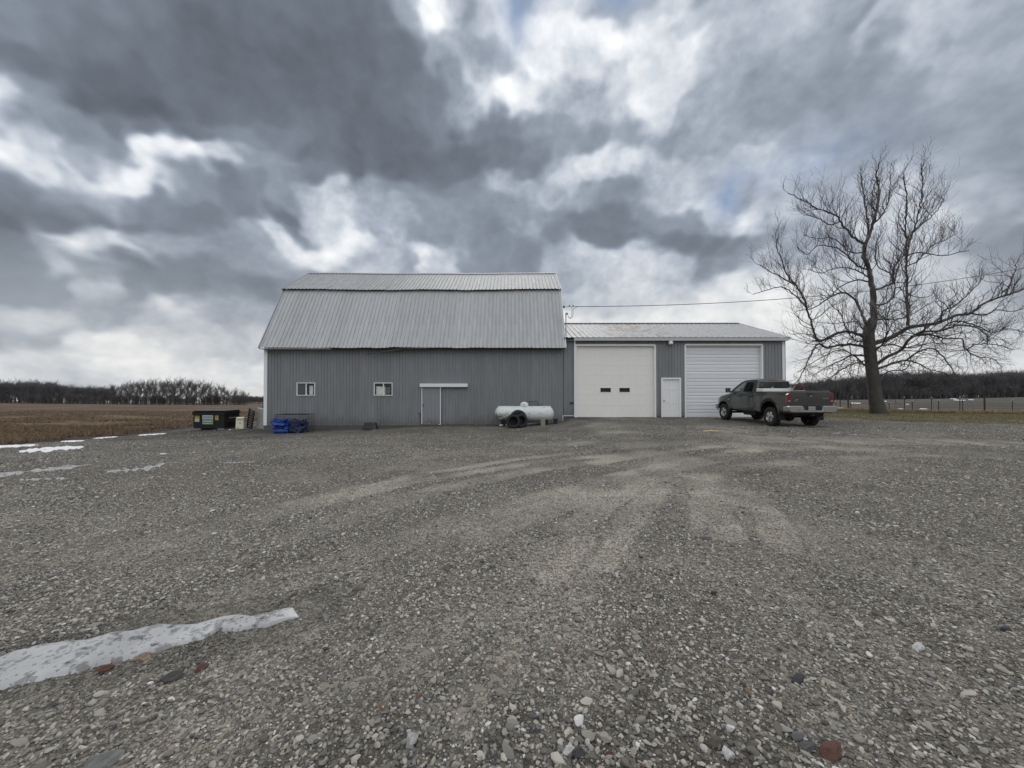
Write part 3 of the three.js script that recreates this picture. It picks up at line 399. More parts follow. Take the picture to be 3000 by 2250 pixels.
// ---------------------------------------------------------------- materials of the buildings
const smear = tex(256, 512, (u, v) => 0.9 + 0.22 * (pfbm(u, v, 7, 4) - 0.5) + 0.16 * (hash2(Math.floor(u * 90), 3) - 0.5) * pfbm(u, v * 0.5, 12, 2));
const wallWear = [3, 8, 14].map((seed) => tex(256, 1024, (u, v) => {   // chalky paint with run marks, and mud specks splashed up from the drip line
  const run = 0.9 + 0.2 * (pfbm(u, v, 6, 4) - 0.5) + 0.16 * (hash2(Math.floor(u * 40), seed) - 0.5) * fbm(u * 9 + seed, v * 5, 3), h = v * 5;
  const speck = smooth(0.52, 0.66, fbm(u * 70 + seed, v * 330, 3) + 0.3 * smooth(0.75, 0.0, h + 0.5 * (fbm(u * 5 + seed, 2, 2) - 0.5)) - 0.12) * smooth(1.0, 0.3, h);
  return [mix(run, 0.5, speck * 0.8), mix(run, 0.47, speck * 0.8), mix(run, 0.41, speck * 0.8)];
}, { rgb: true }));
const sidingMat = [0.96, 1.0, 1.045].map((k, i) => mat(0.24 * k, 0.25 * k, 0.262 * k, 0.55, { map: wallWear[i] }));
const roofMat = [0.965, 1.0, 1.035].map((k) => mat(0.475 * k, 0.478 * k, 0.484 * k, 0.5, { map: smear, metalness: 0.15 }));
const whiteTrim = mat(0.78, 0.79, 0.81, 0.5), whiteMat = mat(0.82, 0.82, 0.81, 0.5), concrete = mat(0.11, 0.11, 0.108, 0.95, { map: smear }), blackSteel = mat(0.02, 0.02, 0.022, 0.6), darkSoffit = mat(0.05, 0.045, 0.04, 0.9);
const glassMat = pane(0.93, 0.95, 0.95, 0.04);
const fx = (px) => (px - 1500) / 50.77, fy = (py) => 1.5 + (1140 - py) / 50.77;   // photo pixels to metres on the front walls

// one ribbed sheet, flat-shaded; pt(x, s, h) places it; holes: rectangles [x0, x1, s0, s1]
function ribbed(w, len, ribs, top, foot, high, pt, holes = [], rows = 1, screws = 0, wall = false) {
  const xs = [[0, 0]], step = w / ribs, A = new Acc();
  for (let k = 0; k < ribs; k++) { const c = (k + 0.5) * step, f = foot / 2, t = top / 2; xs.push([c - f, 0], [c - t, high], [c + t, high], [c + f, 0]); }
  xs.push([w, 0]);
  const cuts = new Set(holes.flatMap((h) => [h[0], h[1]]).filter((x) => x > 0 && x < w));
  const hAt = (x) => { for (let i = 1; i < xs.length; i++) if (x <= xs[i][0] + 1e-9) return mix(xs[i - 1][1], xs[i][1], (x - xs[i - 1][0]) / (xs[i][0] - xs[i - 1][0] + 1e-9)); return 0; };
  const list = [...xs.map((q) => q[0]), ...cuts].sort((a, b) => a - b);
  for (let i = 1; i < list.length; i++) {
    const a = list[i - 1], b = list[i]; if (b - a < 1e-5) continue;
    let spans = [[0, 1]];
    for (const [x0, x1, s0, s1] of holes) if ((a + b) / 2 > x0 && (a + b) / 2 < x1) spans = spans.flatMap(([p, q]) => [[p, Math.min(q, s0)], [Math.max(p, s1), q]].filter(([m, n]) => n - m > 1e-6));
    for (const [p, q] of spans) for (let k = 0; k < rows; k++) { const s0 = mix(p, q, k / rows), s1 = mix(p, q, (k + 1) / rows), ha = hAt(a + 1e-7), hb = hAt(b - 1e-7), n0 = A.p.length / 3; A.quad(pt(a, s0, ha), pt(b, s0, hb), pt(b, s1, hb), pt(a, s1, ha)); const U = [[a, s0], [b, s0], [b, s1], [a, s0], [b, s1], [a, s1]]; for (let m = 0; m < 6; m++) { A.u[(n0 + m) * 2] = U[m][0] * 0.7; A.u[(n0 + m) * 2 + 1] = wall ? U[m][1] * 0.998 : U[m][1] * len * 0.3; } }
  }
  for (let r = 1; r <= screws; r++) for (let k = 0; k < ribs; k++) { const c = (k + 0.5) * step + top, s = r / (screws + 0.6), d = 0.011, e = d / len, T0 = pt(c, s, high * 0.3 + 0.014); const q = [pt(c - d, s - e, 0.004), pt(c + d, s - e, 0.004), pt(c + d, s + e, 0.004), pt(c - d, s + e, 0.004)]; for (let m = 0; m < 4; m++) A.tri(q[m], q[(m + 1) % 4], T0); }
  return A.geo();
}
const V = (x, y, z) => new THREE.Vector3(x, y, z);
// wall of sheets along x, facing +z (side = 1) or -z
function wallOf(parent, x0, x1, bottom, topY, z, side, holes, ribs = 5) {
  const n = Math.round((x1 - x0) / 0.915), w = (x1 - x0) / n, r = mulberry(Math.round(x0 * 97 + z * 13 + 900));
  for (let i = 0; i < n; i++) {
    const a = x0 + i * w, yb = bottom(a + w / 2), len = topY - yb;
    const local = holes.map(([h0, h1, y0, y1]) => [h0 - a, h1 - a, (y0 - yb) / len, (y1 - yb) / len]).filter(([h0, h1]) => h1 > 0 && h0 < w);
    part(parent, 'siding_sheet', ribbed(w - 0.004, len, ribs, 0.026, 0.052, 0.03, (x, s, h) => V(side > 0 ? x : w - x, s * len, side * h), local, 1, 0, true), sidingMat[Math.floor(r() * 3)], [a, yb, z]);
  }
}

// ---------------------------------------------------------------- the gambrel barn
{
  const X0 = fx(775), X1 = 2.95, C = (X0 + X1) / 2, DEPTH = 9.6, EAVE_Y = 3.87, KNEE = [7.74, -1.9], RIDGE = [9.6, -4.8];
  const barn = thing('gambrel_barn', 'large grey metal clad barn with a gambrel roof', 'barn', [C, 0, WALL_Z]);
  const L = X0 - C, R = X1 - C, bottom = (x) => fy(1246) + (x + C > 0 ? 0.06 : 0);
  const win = [[870, 924, 1121, 1159], [1096, 1150.5, 1121, 1159]].map(([a, b, c, d]) => [fx(a) - C, fx(b) - C, fy(d), fy(c)]);
  const door = [fx(1236) - C, fx(1292.5) - C, fy(1243.5), fy(1133)];
  wallOf(barn, L + 0.1, R, bottom, EAVE_Y + 0.55, 0, 1, [...win, [door[0] + 0.05, door[1] - 0.05, -3, door[3]]]);
  wallOf(barn, L, R, () => fy(1246), EAVE_Y + 0.5, -DEPTH, -1, []);
  for (const [x, name] of [[L + 0.02, 'gable_wall'], [R - 0.02, 'gable_wall']]) {       // ribbed end walls
    const A = new Acc(), out = x < 0 ? -1 : 1, prof = piece([[-DEPTH, EAVE_Y], [-DEPTH + 1.9, 7.7], [-4.8, 9.52], [-1.9, 7.7], [0, EAVE_Y]]), y0 = fy(1246);
    for (let z = -DEPTH; z < -0.03; z += 0.1525) { const z1 = Math.min(0, z + 0.1525), m = z + 0.11; for (const [a, b, ha, hb] of [[z, m, 0, 0], [m, m + 0.02, 0, 0.018], [m + 0.02, z1, 0.018, 0]]) A.quad(V(out * ha, y0, a), V(out * hb, y0, Math.min(b, 0)), V(out * hb, prof(Math.min(b, 0)), Math.min(b, 0)), V(out * ha, prof(a), a)); }
    part(barn, name, A.geo(), sidingMat[1], [x, 0, 0]);
  }
  // foundation
  part(barn, 'foundation', [box(R - L + 0.06, 1.1, 0.25, 0, fy(1246) - 0.55, -0.12), box(R - L + 0.06, 1.1, 0.25, 0, fy(1246) - 0.55, -DEPTH + 0.12), box(0.25, 1.1, DEPTH - 0.5, L + 0.1, fy(1246) - 0.55, -DEPTH / 2), box(0.25, 1.1, DEPTH - 0.5, R - 0.12, fy(1246) - 0.55, -DEPTH / 2)], concrete);
  part(barn, 'barn_floor', box(R - L - 0.5, 0.1, DEPTH - 0.5, 0, fy(1246) - 0.1, -DEPTH / 2), concrete);
  part(barn, 'corner_trim', [box(0.19, EAVE_Y - fy(1246) + 0.4, 0.03, L + 0.07, (EAVE_Y + fy(1246)) / 2 + 0.2, 0.022), box(0.03, EAVE_Y - fy(1246) + 0.4, 0.16, L - 0.025, (EAVE_Y + fy(1246)) / 2 + 0.2, -0.06)], whiteTrim);
  // roof: lower steep slope, upper flatter slope, front and back
  const n = 19, rl = L - 0.03, rw = (R - L + 0.13) / n, rr = mulberry(5);
  const sag = (x) => -0.07 * Math.sin(Math.PI * clamp((x - rl) / (R - L), 0, 1)) * (1 - 0.3 * Math.cos(x * 0.9)) + 0.022 * (fbm(x * 0.5 + 50, 3, 2) - 0.5), eaveSag = (x) => 0.05 * Math.exp(-(((x + C + 6.6) / 0.6) ** 2)) + 0.02 * (fbm(x * 0.8, 9, 2) - 0.5);
  const slope = (a, y0, z0, y1, z1, f0, f1, back) => { const dy = y1 - y0, dz = z1 - z0, l = Math.hypot(dy, dz), ny = Math.abs(dz) / l, nz = (dz < 0 ? 1 : -1) * dy / l; return [l, (x, s, h) => V(back ? rw - x : x, y0 + dy * s + ny * h + mix(f0(a + x), f1(a + x), s), z0 + dz * s + nz * h)]; };
  const zero = () => 0, E0 = [EAVE_Y - 0.03, 0.46];
  for (let i = 0; i < n; i++) {
    const a = rl + i * rw, jog = (rr() - 0.5) * 0.03;
    let [l, f] = slope(a, E0[0] + jog, E0[1], KNEE[0] + 0.02, KNEE[1], eaveSag, sag); part(barn, 'roof_sheet', ribbed(rw - 0.003, l, 4, 0.03, 0.065, 0.04, f, [], 3, 6), roofMat[Math.floor(rr() * 3)], [a, 0, 0]);
    [l, f] = slope(a, KNEE[0] - 0.03 + jog, KNEE[1] + 0.2, RIDGE[0], RIDGE[1], sag, (x) => sag(x) * 0.5); part(barn, 'roof_sheet', ribbed(rw - 0.003, l, 4, 0.03, 0.065, 0.04, f, [], 2, 3), roofMat[Math.floor(rr() * 3)], [a, 0.05, 0]);
    [l, f] = slope(a, E0[0], -DEPTH - 0.3, KNEE[0], -DEPTH + 1.9, zero, zero, true); part(barn, 'roof_sheet', ribbed(rw - 0.003, l, 4, 0.03, 0.075, 0.022, f), roofMat[1], [a, 0, 0]);
    [l, f] = slope(a, KNEE[0] - 0.04, -DEPTH + 1.7, RIDGE[0], RIDGE[1], zero, (x) => sag(x) * 0.5, true); part(barn, 'roof_sheet', ribbed(rw - 0.003, l, 4, 0.03, 0.075, 0.022, f), roofMat[1], [a, 0.04, 0]);
  }
  { const pts = [], B = []; for (let k = 0; k <= 20; k++) { const x = mix(rl - 0.02, R + 0.12, k / 20); pts.push(x); } const A = new Acc(); for (let k = 1; k <= 20; k++) for (const s of [1, -1]) { const q = (x, e) => V(x, RIDGE[0] + 0.115 - e * 0.1 + sag(x) * 0.5, RIDGE[1] + s * e * 0.16); A.quad(q(pts[k - 1], 0), q(pts[k], 0), q(pts[k], 1), q(pts[k - 1], 1)); } part(barn, 'ridge_cap', A.geo(), roofMat[2]); }
  // rake trims along both ends, eave soffit and a length of loose drip edge
  for (const x of [rl - 0.02, R + 0.11]) part(barn, 'rake_trim', [[E0, KNEE], [[KNEE[0] - 0.02, KNEE[1] + 0.2], RIDGE]].map(([[y0, z0], [y1, z1]]) => { const l = Math.hypot(y1 - y0, z1 - z0), g = box(0.03, 0.17, l, 0, 0, 0); g.rotateX(Math.atan2(y1 - y0, -(z1 - z0))); return g.translate(x, (y0 + y1) / 2 - 0.02, (z0 + z1) / 2); }), x > 0 ? whiteTrim : roofMat[2]);
  part(barn, 'rake_band', (() => { const [l, f] = slope(0, E0[0] - 0.02, E0[1] + 0.02, KNEE[0], KNEE[1], zero, zero), A = new Acc(); A.quad(f(0, 0, 0.036), f(0.17, 0, 0.036), f(0.17, 1, 0.036), f(0, 1, 0.036)); return A.geo(); })(), roofMat[2], [R - 0.055, 0, 0]);
  part(barn, 'soffit', box(fx(975) - X0 + 0.1, 0.03, 0.42, (X0 + fx(975)) / 2 - C, EAVE_Y - 0.08, 0.23), roofMat[2]);
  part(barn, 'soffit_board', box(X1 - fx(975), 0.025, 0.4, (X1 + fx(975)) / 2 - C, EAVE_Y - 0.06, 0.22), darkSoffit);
  part(barn, 'loose_drip_edge', (() => { const a = V(fx(1080) - C, EAVE_Y - 0.42, 0.3), b = V(fx(1181) - C, EAVE_Y - 0.11, 0.41), c = V(fx(1260) - C, EAVE_Y - 0.08, 0.44), A = new Acc(); for (const [p, q] of [[a, b], [b, c]]) { const d = V(0, 0.065, 0), e = V(0, 0, 0.05); A.quad(p, q, q.clone().add(d), p.clone().add(d)); A.quad(p, q, q.clone().sub(e), p.clone().sub(e)); } return A.geo(); })(), mat(0.06, 0.06, 0.065, 0.6));
  // sliding windows
  for (const [a, b, c, d] of win) {
    const cx = (a + b) / 2, cy = (c + d) / 2, w = b - a, h = d - c, t = 0.042;
    const frame = part(barn, 'window', [box(w, t, 0.09, 0, h / 2 - t / 2, 0), box(w, t, 0.09, 0, -h / 2 + t / 2, 0), box(t, h - 2 * t, 0.09, -w / 2 + t / 2, 0, 0), box(t, h - 2 * t, 0.09, w / 2 - t / 2, 0, 0), box(0.05, h - 2 * t, 0.06, 0.01, 0, -0.005)], whiteTrim, [cx, cy, 0.012]);
    part(frame, 'pane', box(w / 2 - t - 0.005, h - 2 * t, 0.004, -w / 4 + 0.01, 0, 0.005), glassMat);
    part(frame, 'pane', box(w / 2 - t - 0.03, h - 2 * t, 0.004, w / 4 - 0.006, 0, -0.015), glassMat);
    if (a < -4) part(frame, 'insect_screen', box(w / 2 - t - 0.01, h - 2 * t, 0.003, -w / 4 + 0.01, 0, -0.03), mat(0.07, 0.075, 0.075, 0.9));
  }
  // sliding door with its covered track
  const dw = door[1] - door[0], dh = door[3] - door[2], dc = (door[0] + door[1]) / 2, dm = (door[2] + door[3]) / 2;
  const splash = tex(256, 512, (u, v) => { const s = smooth(0.24, 0.0, v + 0.16 * (fbm(u * 9, v * 20, 4) - 0.5)) * smooth(0.35, 0.6, fbm(u * 60, v * 110, 3) + 0.25 * (0.25 - v)); return [mix(0.95, 0.38, s), mix(0.95, 0.36, s), mix(0.95, 0.31, s)]; }, { rgb: true, repeat: false });
  const sd = part(barn, 'sliding_door', (() => { const g = ribbed(dw - 0.06, dh - 0.04, 5, 0.028, 0.062, 0.016, (x, s, h) => V(x - dw / 2 + 0.03, (s - 0.5) * (dh - 0.04), h)); const u = g.attributes.uv, p = g.attributes.position; for (let i = 0; i < u.count; i++) u.setXY(i, p.getX(i) / dw + 0.5, p.getY(i) / dh + 0.5); return g; })(), mat(0.25, 0.262, 0.275, 0.6, { map: splash }), [dc, dm, 0.09]);
  part(sd, 'door_frame', [box(0.045, dh, 0.05, -dw / 2 + 0.022, 0, 0), box(0.045, dh, 0.05, dw / 2 - 0.022, 0, 0), box(dw - 0.09, 0.035, 0.05, 0, -dh / 2 + 0.018, 0)], whiteTrim);
  part(sd, 'door_handle', [box(0.03, 0.16, 0.03, -dw / 2 + 0.1, 0.02, 0.045)], blackSteel);
  part(barn, 'track_cover', rbox(fx(1371) - fx(1232), 0.2, 0.18, 0.015, (fx(1371) + fx(1232)) / 2 - C, fy(1129), 0.13), whiteTrim);
  part(barn, 'pipe_stub', [cylX(0.02, 0.12, 8, fx(1229) - C, fy(1210), 0.06), bar([fx(1232) - C, fy(1210), 0.06], [fx(1232) - C, fy(1240), 0.06], 0.015)], blackSteel);
  // lightning arrestor on the ridge end and service cable mast at the gable
  part(barn, 'ridge_bracket', [bar([R + 0.1, RIDGE[0] + 0.05, RIDGE[1] + 0.1], [R + 0.3, RIDGE[0] - 0.1, RIDGE[1] + 0.3], 0.02), bar([R + 0.2, RIDGE[0] - 0.1, RIDGE[1] + 0.3], [R + 0.42, RIDGE[0] - 0.16, RIDGE[1] + 0.3], 0.015)], whiteTrim);
}
// things set behind the barn windows
single('white_board', rbox(0.22, 0.52, 0.05, 0.01), whiteMat, 'white upright panel standing behind the left barn window', 'panel', [fx(908.5), 1.44, WALL_Z - 0.14]);
{ const g = new THREE.PlaneGeometry(0.52, 0.5, 26, 24), p = g.attributes.position; for (let i = 0; i < p.count; i++) { const x = p.getX(i), y = p.getY(i); p.setZ(i, 0.03 * (fbm(x * 9, y * 9, 3) - 0.5)); if (y > 0.24) p.setY(i, y - 0.07 * fbm(x * 6 + 4, 1, 2)); } g.computeVertexNormals(); single('glow_sheet', g, mat(0.85, 0.83, 0.76, 0.5), 'crumpled cream sheet added behind the right barn window to stand in for its bright glow', 'plastic sheet', [fx(1114), 1.43, WALL_Z - 0.09]); }  // sheet added in place of a bright glow in the left pane
{ const g = new THREE.PlaneGeometry(0.3, 0.42, 14, 14), p = g.attributes.position; for (let i = 0; i < p.count; i++) p.setZ(i, 0.05 * (fbm(p.getX(i) * 14, p.getY(i) * 14, 3) - 0.5)); g.computeVertexNormals(); single('feed_sack', g, mat(0.16, 0.155, 0.14, 0.8), 'wrinkled grey sack leaning behind the right pane of the right barn window', 'sack', [fx(1133), 1.41, WALL_Z - 0.16]); }

// ---------------------------------------------------------------- the garage wing
{
  const X0 = 2.98, X1 = fx(2300), C = (X0 + X1) / 2, DEPTH = 9.6, EAVE = 4.42, RIDGE = [6.1, -4.8];
  const gar = thing('garage_wing', 'low grey metal garage with two tall white doors joined to the barn', 'garage', [C, 0, WALL_Z]);
  const L = X0 - C, R = X1 - C, f = (px) => fx(px) - C, by = fy(1219);
  const D1 = [f(1689), f(1918), -0.6, fy(1012)], D2 = [f(2009), f(2232), -0.6, fy(1011)], DP = [f(1938), f(1993), -0.6, fy(1110)];
  wallOf(gar, L, R - 0.1, (x) => by, EAVE + 0.05, 0, 1, [D1, D2, DP]);
  wallOf(gar, L, R, () => by, EAVE + 0.05, -DEPTH, -1, []);
  { const A = new Acc(), prof = piece([[-DEPTH, EAVE], [-4.8, 6.02], [0, EAVE]]); for (let z = -DEPTH; z < -0.03; z += 0.183) { const z1 = Math.min(0, z + 0.183), m = z + 0.13, m2 = z + 0.15; for (const [a, b, ha, hb] of [[z, m, 0, 0], [m, m2, 0, 0.018], [m2, z1, 0.018, 0]]) A.quad(V(ha, by, a), V(hb, by, Math.min(0, b)), V(hb, prof(Math.min(0, b)), Math.min(0, b)), V(ha, prof(a), a)); } part(gar, 'gable_wall', A.geo(), sidingMat[1], [R - 0.02, 0, 0]); }
  const solid = [[L, D1[0]], [D1[1], DP[0]], [DP[1], D2[0]], [D2[1], R]];
  part(gar, 'foundation', [...solid.map(([a, b]) => box(b - a, 1.0, 0.24, (a + b) / 2, by - 0.5, -0.13)), box(R - L, 1, 0.24, 0, by - 0.5, -DEPTH + 0.12), box(0.24, 1, DEPTH - 0.5, R - 0.12, by - 0.5, -DEPTH / 2)], concrete);
  part(gar, 'floor_slab', box(R - L - 0.3, 0.4, DEPTH - 0.3, 0, fy(1222.5) - 0.2, -DEPTH / 2 - 0.02), concrete);
  part(gar, 'step_flashing', [box(fx(1681) - fx(1647.5), 0.035, 0.04, (fx(1681) + fx(1647.5)) / 2 - C, fy(1218), 0.035), box(0.03, 0.28, 0.04, f(1648.5), fy(1226), 0.035)], whiteTrim);
  part(gar, 'corner_trim', [box(0.16, EAVE - by + 0.0, 0.03, R - 0.08, (EAVE + by) / 2, 0.024), box(0.03, EAVE - by, 0.16, R + 0.012, (EAVE + by) / 2, -0.08)], whiteTrim);
  part(gar, 'fascia', box(R - f(1680) + 0.06, 0.17, 0.03, (R + f(1680)) / 2 + 0.03, EAVE - 0.06, 0.25), mat(0.5, 0.51, 0.52, 0.5));
  part(gar, 'eave_soffit', box(R - L + 0.05, 0.02, 0.24, 0.02, EAVE - 0.13, 0.12), sidingMat[0]);
  // roof with streaks of rust
  const rust = tex(1024, 256, (u, v) => {
    const band = Math.exp(-(((u - 0.33) / 0.16) ** 2)) + 0.45 * Math.exp(-(((u - 0.08) / 0.06) ** 2)) + 0.25 * Math.exp(-(((u - 0.6) / 0.2) ** 2)), n = fbm(u * 60, v * 12 + 3, 5), s = smooth(0.52, 0.72, n * 0.75 + band * 0.26) * 0.75, d = 0.9 + 0.2 * (fbm(u * 200, v * 8, 3) - 0.5);
    return [mix(d, 0.62, s), mix(d, 0.5, s), mix(d, 0.42, s)];
  }, { rgb: true, repeat: false });
  const garRoof = mat(0.46, 0.465, 0.47, 0.5, { map: rust, metalness: 0.12 });
  const n = 14, rw = (R - L + 0.12) / n;
  for (let i = 0; i < n; i++) for (const back of [0, 1]) {
    const a = L + i * rw, z0 = back ? -DEPTH - 0.27 : 0.29, z1 = RIDGE[1], y0 = EAVE + 0.03, dy = RIDGE[0] - y0, dz = z1 - z0, l = Math.hypot(dy, dz), ny = Math.abs(dz) / l, nz = (back ? -1 : 1) * dy / l;
    const g = ribbed(rw - 0.003, l, 3, 0.03, 0.09, 0.03, (x, s, h) => V(back ? rw - x : x, y0 + dy * s + ny * h, z0 + dz * s + nz * h)), u = g.attributes.uv, p = g.attributes.position; for (let k = 0; k < u.count; k++) u.setXY(k, clamp((a + p.getX(k) - L) / (R - L + 0.12), 0.002, 0.998), back ? 0.02 : clamp((p.getY(k) - y0) / dy, 0.01, 0.99));
    part(gar, 'roof_sheet', g, garRoof, [a, 0, 0]);
  }
  part(gar, 'ridge_cap', [1, -1].map((s) => { const g = box(R - L + 0.14, 0.012, 0.2, 0, 0, 0); g.rotateX(s * 0.34); return g.translate(0.06, RIDGE[0] + 0.045, RIDGE[1] + s * 0.09); }), roofMat[1]);
  part(gar, 'rake_trim', [1, -1].map((s) => { const l = Math.hypot(5.1, RIDGE[0] - EAVE), g = box(0.03, 0.15, l); g.rotateX(s * Math.atan2(RIDGE[0] - EAVE, 5.05)); return g.translate(R + 0.135, (EAVE + RIDGE[0]) / 2, RIDGE[1] + s * 2.52); }), whiteTrim);
  part(gar, 'downspout', [rbox(0.085, EAVE - fy(1222) - 0.1, 0.07, 0.01, f(1683.5), (EAVE + fy(1222)) / 2 - 0.06, 0.075), box(0.09, 0.07, 0.24, f(1683.5), EAVE - 0.12, 0.14)], whiteTrim);
  part(gar, 'pipe_fitting', [cylX(0.035, 0.16, 10, f(1675), fy(1180), 0.06), bar([f(1671), fy(1177), 0.06], [f(1671), fy(1185), 0.06], 0.02)], blackSteel);
  // jambs and head casings of the two tall openings
  const casing = (D, inset) => { const t = 0.09, h = D[3] - fy(1223), cy = (D[3] + fy(1223)) / 2, w = D[1] - D[0]; return [box(t, h, inset, D[0] + 0.018 - t / 2, cy, -inset / 2 + 0.035), box(t, h, inset, D[1] - 0.018 + t / 2, cy, -inset / 2 + 0.035), box(w + t, t, inset, 0 + (D[0] + D[1]) / 2, D[3] - 0.018 + t / 2, -inset / 2 + 0.037)]; };
  part(gar, 'door_casing', casing(D1, 0.26), whiteMat); part(gar, 'door_casing', casing(D2, 0.26), whiteMat);
  // sectional overhead door, two lights in the fifth section
  const stucco = tex(256, 256, (u, v) => 0.5 + 0.6 * (pfbm(u, v, 40, 3) - 0.5)), creamMat = mat(0.88, 0.865, 0.815, 0.55, { bumpMap: stucco, bumpScale: 0.002, map: tex(256, 256, (u, v) => 0.96 + 0.06 * (pfbm(u, v, 6, 4) - 0.5)) });
  const sectional = part(gar, 'sectional_door', box(D1[1] - D1[0] - 0.03, 0.05, 0.04, 0, 0, 0), blackSteel, [(D1[0] + D1[1]) / 2, fy(1224), -0.2]);
  const edge = [1224, 1189.5, 1157.5, 1129.5, 1100.5, 1072, 1044, 1009].map((q) => fy(q) - fy(1224) + 0.03), W1 = D1[1] - D1[0] - 0.04;
  for (let k = 0; k < 7; k++) {
    const h = edge[k + 1] - edge[k] - 0.012, s = new THREE.Shape([[-W1 / 2, 0], [W1 / 2, 0], [W1 / 2, h], [-W1 / 2, h]].map((q) => new THREE.Vector2(...q))), lights = k === 2 ? [[1758, 1790], [1814, 1846]].map(([a, b]) => [(a - 1801.5) / 50.77, (b - 1801.5) / 50.77]) : [];
    for (const [a, b] of lights) s.holes.push(new THREE.Path([[a, 0.13], [b, 0.13], [b, 0.40], [a, 0.40]].map((q) => new THREE.Vector2(...q))));
    const g = new THREE.ExtrudeGeometry(s, { depth: 0.04, bevelEnabled: true, bevelThickness: 0.005, bevelSize: 0.005, bevelSegments: 1 });
    const sec = part(sectional, 'section', g, creamMat, [0, edge[k], 0]);
    for (const [a, b] of lights) { const fr = part(sec, 'light_frame', [box(b - a + 0.05, 0.03, 0.02, (a + b) / 2, 0.40, 0.052), box(b - a + 0.05, 0.03, 0.02, (a + b) / 2, 0.13, 0.052), box(0.03, 0.24, 0.02, a, 0.265, 0.052), box(0.03, 0.24, 0.02, b, 0.265, 0.052)], whiteMat); part(sec, 'pane', box(b - a, 0.27, 0.004, (a + b) / 2, 0.265, 0.02), pane(0.55, 0.57, 0.58, 0.05)); }
  }
  part(sectional, 'bottom_seal', box(W1, 0.03, 0.05, 0, 0.012, 0.03), blackSteel);
  // roller door of ribbed slats
  const roller = part(gar, 'roller_door', box(D2[1] - D2[0] - 0.03, 0.05, 0.04, 0, 0, 0), whiteMat, [(D2[0] + D2[1]) / 2, fy(1222.5), -0.2]);
  { const N = 21, h = (D2[3] - fy(1222.5) + 0.05) / N, w = D2[1] - D2[0] - 0.04, prof = [[0, 0], [0.012, 0.004], [0.02, 0.014], [h * 0.16, 0.019], [h * 0.8, 0.017], [h * 0.93, 0.008], [h - 0.003, 0.001]], A = new Acc(); for (let k = 1; k < prof.length; k++) A.quad(V(-w / 2, prof[k - 1][0], prof[k - 1][1]), V(w / 2, prof[k - 1][0], prof[k - 1][1]), V(w / 2, prof[k][0], prof[k][1]), V(-w / 2, prof[k][0], prof[k][1])); const g = A.geo(), ms = [0.96, 1, 1.03].map((q) => mat(0.75 * q, 0.765 * q, 0.785 * q, 0.4)), r = mulberry(3); for (let k = 0; k < N; k++) part(roller, 'slat', g, ms[Math.floor(r() * 3)], [0, k * h + 0.02, 0]); }
  // six-panel entry door
  const pw = fx(1989.5) - fx(1941.5), ph = fy(1113) - fy(1221.5), pc = (fx(1989.5) + fx(1941.5)) / 2 - C;
  part(gar, 'entry_casing', [box(0.1, ph + 0.12, 0.12, pc - pw / 2 - 0.05, fy(1221.5) + ph / 2 + 0.03, -0.01), box(0.1, ph + 0.12, 0.12, pc + pw / 2 + 0.05, fy(1221.5) + ph / 2 + 0.03, -0.01), box(pw + 0.2, 0.1, 0.125, pc, fy(1113) + 0.075, -0.01)], whiteMat);
  { const s = new THREE.Shape([[-pw / 2, 0], [pw / 2, 0], [pw / 2, ph], [-pw / 2, ph]].map((q) => new THREE.Vector2(...q))), cells = []; for (const [y0, y1] of [[0.2, 0.78], [0.98, 1.56], [1.7, 1.98]]) for (const sx of [-1, 1]) cells.push([sx > 0 ? 0.06 : -pw / 2 + 0.12, sx > 0 ? pw / 2 - 0.12 : -0.06, y0, y1]);
    for (const [a, b, c, d] of cells) s.holes.push(new THREE.Path([[a, c], [b, c], [b, d], [a, d]].map((q) => new THREE.Vector2(...q))));
    const entry = part(gar, 'entry_door', new THREE.ExtrudeGeometry(s, { depth: 0.03, bevelEnabled: true, bevelSize: 0.008, bevelThickness: 0.008, bevelSegments: 1 }), whiteMat, [pc, fy(1221.5), -0.06]);
    for (const [a, b, c, d] of cells) part(entry, 'door_panel', rbox(b - a - 0.02, d - c - 0.02, 0.03, 0.006, (a + b) / 2, (c + d) / 2, 0.012), whiteMat);
    part(entry, 'door_knob', [new THREE.SphereGeometry(0.035, 12, 10).translate(-pw / 2 + 0.07, 0.93, 0.085), cyl(0.015, 0.015, 0.05, 8).rotateX(Math.PI / 2).translate(-pw / 2 + 0.07, 0.93, 0.05)], mat(0.12, 0.1, 0.08, 0.35, { metalness: 0.7 })); }
  part(gar, 'door_sill', [box(pw + 0.2, 0.06, 0.2, pc, fy(1221.5) - 0.035, 0.0)], concrete);
  // yard light under the eave
  const yl = part(gar, 'yard_light', [rbox(0.2, 0.14, 0.2, 0.02, f(1962), fy(997), 0.16), box(0.05, 0.05, 0.16, f(1962), fy(995), 0.05)], mat(0.6, 0.6, 0.6, 0.5));
  part(yl, 'refractor', new THREE.LatheGeometry([[0.06, 0.1], [0.12, 0.06], [0.125, -0.06], [0.1, -0.1], [0.001, -0.1]].map((q) => new THREE.Vector2(...q)), 20).translate(f(1962), fy(1005), 0.18), mat(0.8, 0.8, 0.78, 0.3));
}

